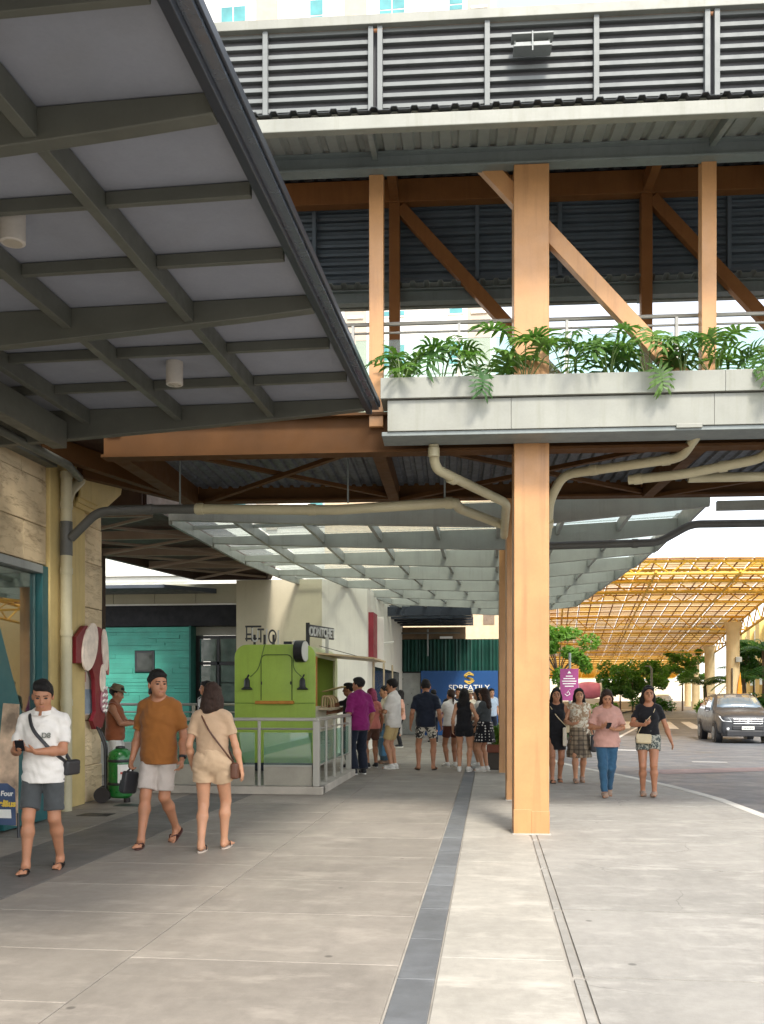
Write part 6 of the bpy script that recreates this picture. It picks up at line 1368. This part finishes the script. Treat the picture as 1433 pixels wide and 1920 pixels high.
person('short haired person in black and white top standing by the black door', (-5.42, 18.0), 150, 1.74, h=.014, hair='short', top=dict(m=cloth('bwtop', (.02, .02, .022), 'blobs', (.55, .52, .48), scale=7), sleeve=.7), bottom=dict(kind='trousers', m=K), shoes=BSNK, seed=9, head=(R(-40), 0))
G2 = 'people queueing at the kiosk'
# ---- the queue
person('customer in black reaching to the kiosk counter', (-2.86, 19.55), 88, 1.72, h=.013, skin='skin_brown', hair='short', hands={'L': dict(w=(-.05, .50, 1.22), pole=(-.6, -.3, -.8), curl=.3), 'R': dict(w=(.05, .42, 1.12), pole=(.6, -.4, -.8))}, top=dict(m=K, sleeve=.7, hem=.8), bottom=dict(kind='trousers', m=K, knee=.06, ankle=.05), shoes=BSNK, group=G2, seed=10)
p = person('man in purple tee and dark trousers waiting at the kiosk', (-2.46, 18.02), 38, 1.80, h=.0105, head=(R(28), 0), hair='short', hands={'L': dict(w=(-.25, .08, .88))}, top=dict(m=cloth('purple', (.20, .012, .11)), hem=.79, sleeve=.95, inf=.022, sflare=.012, folds=.006, flare=.01), bottom=dict(kind='trousers', m=NAVY, knee=.085, ankle=.085), shoes=BSNK, group=G2, seed=11)
p = person('pink haired person in salmon top behind the man in purple', (-2.42, 19.7), 30, 1.62, fem=True, h=.014, hair='bob', hairlen=.02, haircol='hair_pink', top=dict(m=cloth('salmon', (.60, .20, .16)), hem=.85, sleeve=.7), bottom=dict(kind='shorts', len=.7, m=cloth('brownshorts', (.12, .06, .04))), shoes=BSNK, group=G2, seed=12)
bag(p, (.26, .02, .45), (0, 1, 0), (1, 0, 0), (.24, .12, .42), mat('plastic_blue', (.12, .33, .55), .35, space='O'), 'light blue plastic bag hanging by the pink haired person', [(.26, -.06, .64), (.25, .0, .84), (.26, .06, .64)], flap=False, name='plastic_bag')
person('woman in cream blouse and wide jeans in the queue', (-2.26, 20.85), 112, 1.68, fem=True, h=.013, hair='tied', head=(R(-8), 0), hands={'R': dict(w=(.02, .26, 1.12), pole=(.8, -.4, -.5)), 'L': dict(w=(-.04, .27, 1.04), pole=(-.8, -.4, -.5))}, top=dict(m=CREAM, hem=.9, sleeve=1.5, inf=.022, folds=.006), bottom=dict(kind='trousers', m=cloth('jeans_light', (.085, .16, .23), 'denim', (.16, .27, .36)), knee=.075, ankle=.095), shoes=FLAT, skin='skin_light', group=G2, seed=13)
person('man in white tee and tan shorts with folded arms', (-1.95, 19.40), 74, 1.79, h=.0105, hair='short', head=(R(10), R(-6)), hands={'R': dict(w=(-.06, .22, 1.10), pole=(1, -.2, -.6), d=(-1, .1, .1), n=(0, -1, 0)), 'L': dict(w=(.06, .20, 1.13), pole=(-1, -.2, -.6), d=(1, .1, .1), n=(0, -1, 0))}, top=dict(m=W, hem=.80, sleeve=.8, inf=.02, sflare=.016), bottom=dict(kind='shorts', len=.78, m=cloth('tan_shorts', (.50, .37, .17)), flare=.02), shoes=SNK, skin='skin_light', group=G2, seed=14)
person('man in navy tee and leaf print shorts seen from behind', (-1.27, 19.18), 2, 1.78, h=.0105, hair='short', feet={'R': (.14, 0, 0, -16, 0), 'L': (-.14, 0, 0, 16, 0)}, hands={'R': dict(w=(.29, .02, .86)), 'L': dict(w=(-.29, .02, .86))}, wid=1.04, top=dict(m=NAVY, hem=.83, sleeve=.75, inf=.014), bottom=dict(kind='shorts', len=.66, m=cloth('leafprint', (.58, .54, .44), 'blobs', (.03, .03, .03), scale=16), flare=.02), shoes=SAND, group=G2, seed=15)
person('woman in white blouse and brown shorts among the queue', (-.80, 20.1), 28, 1.60, fem=True, h=.013, hair='tied', haircol='hair_brown', hands={'L': dict(w=(-.12, .26, 1.12), pole=(-1, -.2, -.3))}, top=dict(m=W, hem=.92, sleeve=1.4, inf=.02), bottom=dict(kind='shorts', len=.55, m=cloth('maroonshorts', (.09, .03, .02)), waist=1.0), shoes=SNK, group=G2, seed=16)
person('long haired woman in black sleeveless top and black shorts', (-.50, 18.86), -8, 1.61, fem=True, h=.0105, hair='long', hairlen=.27, hands={'L': dict(w=(-.24, .03, .86)), 'R': dict(w=(.2, .16, 1.0), pole=(.6, -1, 0))}, top=dict(m=K, hem=.96, sleeve=0, inf=.01), bottom=dict(kind='shorts', len=.36, m=K, waist=1.02, inf=.012, flare=.006), shoes=SNK, skin='skin_light', group=G2, seed=17)
p = person('woman in white tee and dark skirt partly hidden in the queue', (-.22, 20.15), 80, 1.62, fem=True, h=.014, hair='long', hairlen=.1, hands={'R': dict(w=(.0, .3, 1.1), pole=(.8, -.4, -.5))}, top=dict(m=W, hem=.92, sleeve=.7), bottom=dict(kind='skirt', hem=.55, w=.2, m=K), shoes=SNK, skin='skin_light', group=G2, seed=18)
bag(p, (.2, -.05, .78), (.2, 1, 0), (1, 0, 0), (.22, .1, .24), LEA, 'dark shoulder bag among the queue near the potted plant', [(.2, -.1, .9), (.16, -.04, 1.38), (.2, .02, .9)])
p = person('woman in grey tee and polka dot skirt looking at a phone', (-.10, 19.02), 62, 1.62, fem=True, h=.0105, hair='long', hairlen=.16, haircol='hair_brown', hands={'R': dict(w=(.0, .28, 1.08), pole=(.8, -.5, -.5), d=(-.3, .8, .4)), 'L': dict(w=(-.06, .28, 1.06), pole=(-.8, -.5, -.5), d=(.3, .8, .4))}, head=(0, R(-10)), top=dict(m=cloth('charcoal', (.06, .07, .075)), hem=.95, sleeve=.7, inf=.015), bottom=dict(kind='skirt', hem=.60, w=.25, m=cloth('polka', (.012, .012, .016), 'dots', (.65, .63, .6), scale=17), waist=1.02), shoes=SNK, skin='skin_light', group=G2, seed=19)
held(p, 'phone', local_box((-.03, .39, 1.13), unit(v3(0, .7, .7)), unit(v3(0, -.7, .7)), v3(1, 0, 0), .14, .011, .07), MATS['white_paint'], 'pale phone held by the woman in the polka dot skirt', 'phone', False)
# ---- people farther down the arcade
G3 = 'people farther down the arcade'
far_p = [(-2.55, 27.5, 95, True, 'far woman with dark curls in peach top under the arcade', cloth('peach', (.62, .33, .24)), 'bob'), (-1.75, 30.2, 30, False, 'far man in grey top just left of the navy tee man', cloth('slate', (.12, .14, .17)), 'short'), (-.95, 29.4, 170, False, 'far man with dark hair just right of the navy tee man', cloth('inkblue', (.03, .04, .07)), 'short'), (-.62, 31.2, 190, True, 'far person in cream hat in the arcade', CREAM, 'short'), (-.20, 28.6, 150, True, 'far woman in denim blue under the hoarding', cloth('denimtop', (.10, .17, .28)), 'long'), (.05, 31.0, 200, False, 'far man in pale blue shirt by the orange columns', cloth('paleblue', (.42, .50, .60)), 'short'), (-1.32, 32.0, 10, False, 'far person in dark top at the steel doors', K, 'short')]
for i, (x, y, fa, fm, lab, mm, hr) in enumerate(far_p):
    person(lab, (x, y), fa, 1.62 + .03 * (i % 3), fem=fm, h=.018, hair=hr, hairlen=.1, top=dict(m=mm, sleeve=.7, hem=.83), bottom=dict(kind='trousers', m=NAVY if i % 2 else K), shoes=BSNK, group=G3, seed=30 + i, hat=mat('hat_cream', (.60, .50, .36), .9, space='O') if 'hat' in lab else None, skin='skin_light' if i % 2 else 'skin_tan')
# ---- the four women walking towards the camera on the right
G4 = 'women walking along the kerb'
p = person('woman in black sleeveless dress half hidden by the thick column', (1.13, 16.7), 182, 1.60, fem=True, h=.0095, hair='long', hairlen=.05, feet={'R': (.08, .12, 0, 5, 0), 'L': (-.08, -.12, .02, 0, 12)}, hands={'L': dict(w=(-.27, .02, .87), curl=.5), 'R': dict(w=(.24, .05, .87))}, top=dict(m=K, hem=.9, sleeve=0, inf=.012, skirt=(.60, .19)), shoes=SAND, skin='skin_tan', group=G4, seed=40)
bag(p, (-.20, .1, .98), (.2, 1, 0), (1, 0, 0), (.16, .06, .14), LEC, 'cream sling bag on the woman in the black dress', [(-.18, .12, 1.02), (0, .165, 1.2), (.12, .06, 1.40), (.1, -.1, 1.38), (-.1, -.14, 1.15), (-.2, .05, 1.02)])
p = person('woman in floral cream blouse and plaid skirt carrying a tote', (1.52, 16.72), 180, 1.60, fem=True, h=.0092, hair='long', hairlen=.12, feet={'R': (.07, .10, 0, 4, 0), 'L': (-.07, -.12, .02, -4, 12)}, hands={'R': dict(w=(.13, .27, 1.07), pole=(.8, -.6, -.5), d=(-.7, .6, .2), n=(-.3, -.4, .8)), 'L': dict(w=(-.23, .08, .9))}, top=dict(m=cloth('floral', (.66, .60, .47), 'blobs', (.38, .26, .16), scale=13), hem=.90, sleeve=.12, inf=.018, folds=.006), bottom=dict(kind='skirt', hem=.46, w=.235, m=cloth('plaid', (.30, .235, .16), 'plaid', (.035, .028, .025), scale=75), waist=1.0, folds=.007), shoes=FLAT, skin='skin_light', group=G4, seed=41)
bag(p, (.26, .12, .84), (.15, 1, 0), (1, 0, 0), (.30, .06, .34), CREAM, 'cream canvas tote on the arm of the woman in the plaid skirt', [(.25, .02, 1.0), (.2, .1, 1.13), (.25, .2, 1.0)], flap=False, name='tote_bag')
bag(p, (-.27, .06, .72), (.2, 1, 0), (1, 0, 0), (.28, .12, .32), mat('bag_charcoal', (.04, .04, .045), .6, space='O'), 'charcoal bag between the plaid skirt and the blue jeans', [(-.26, -.02, .86), (-.235, .06, .98), (-.26, .14, .86)], flap=False, name='hand_bag')
p = person('woman in pink tee and blue jeans looking down at her phone', (1.72, 14.48), 178, 1.56, fem=True, h=.009, wid=1.08, belly=.015, hair='bob', hairlen=-.03, haircol='hair_brown', feet={'R': (.05, .17, 0, 2, 0), 'L': (-.05, -.15, .02, -4, 14)}, hands={'R': dict(w=(.09, .27, 1.12), pole=(.9, -.5, -.6), d=(-.45, .6, .5), n=(-.4, -.2, .8)), 'L': dict(w=(-.08, .28, 1.08), pole=(-.9, -.5, -.6), d=(.6, .6, .3), n=(.3, -.2, .9))}, head=(R(4), R(-24)), top=dict(m=cloth('dustypink', (.52, .29, .235)), hem=.80, sleeve=.82, inf=.02, folds=.006, sflare=.014), bottom=dict(kind='trousers', m=cloth('jeans_blue', (.03, .085, .15), 'denim', (.05, .13, .21)), knee=.07, ankle=.05, inf=.013), shoes=FLAT, skin='skin_tan', group=G4, seed=42)
held(p, 'phone', local_box((.0, .375, 1.15), unit(v3(-.1, .7, .6)), unit(v3(.1, -.6, .7)), unit(v3(1, .1, 0)), .14, .011, .07), PHN, 'phone in the hands of the woman in pink', 'phone', False)
p = person('woman in black tee and patterned shorts with long dark hair', (2.33, 14.55), 172, 1.62, fem=True, h=.009, hair='long', hairlen=.16, head=(R(10), R(-2)), feet={'R': (.08, -.04, 0, 4, 0), 'L': (-.09, .10, .0, -10, -4)}, hands={'R': dict(w=(.05, .27, 1.12), pole=(1, -.4, -.5), d=(-.7, .4, .5), n=(-.2, -.4, .8), curl=.7), 'L': dict(w=(-.34, .06, .86), pole=(-.5, -1, 0), curl=.35)}, top=dict(m=K, hem=.97, sleeve=.62, inf=.011, neck=.085, neckd=.10), bottom=dict(kind='shorts', len=.42, m=cloth('pattern_shorts', (.36, .36, .30), 'blobs', (.06, .075, .07), scale=24), waist=1.05, flare=.02), shoes=FLAT, skin='skin_tan', group=G4, seed=43)
bag(p, (.07, .18, .90), (1, 0, .05), (0, 1, .1), (.23, .09, .15), LEC, 'cream saddle bag worn across by the woman in black tee', [(.16, .16, .98), (.1, .17, 1.1), (-.08, .13, 1.3), (-.11, .02, 1.41), (-.08, -.1, 1.36), (.06, -.15, 1.1), (.19, .0, 1.0)], rs_=.006)
o = MB().tube([tuple(p['HP'](-.055, .06, .085)), tuple(p['HP'](0, .085, .095)), tuple(p['HP'](.055, .06, .085))], .009, 8).build('sunglasses', LEA, p['root'], True); o.scale = (p['s'],) * 3
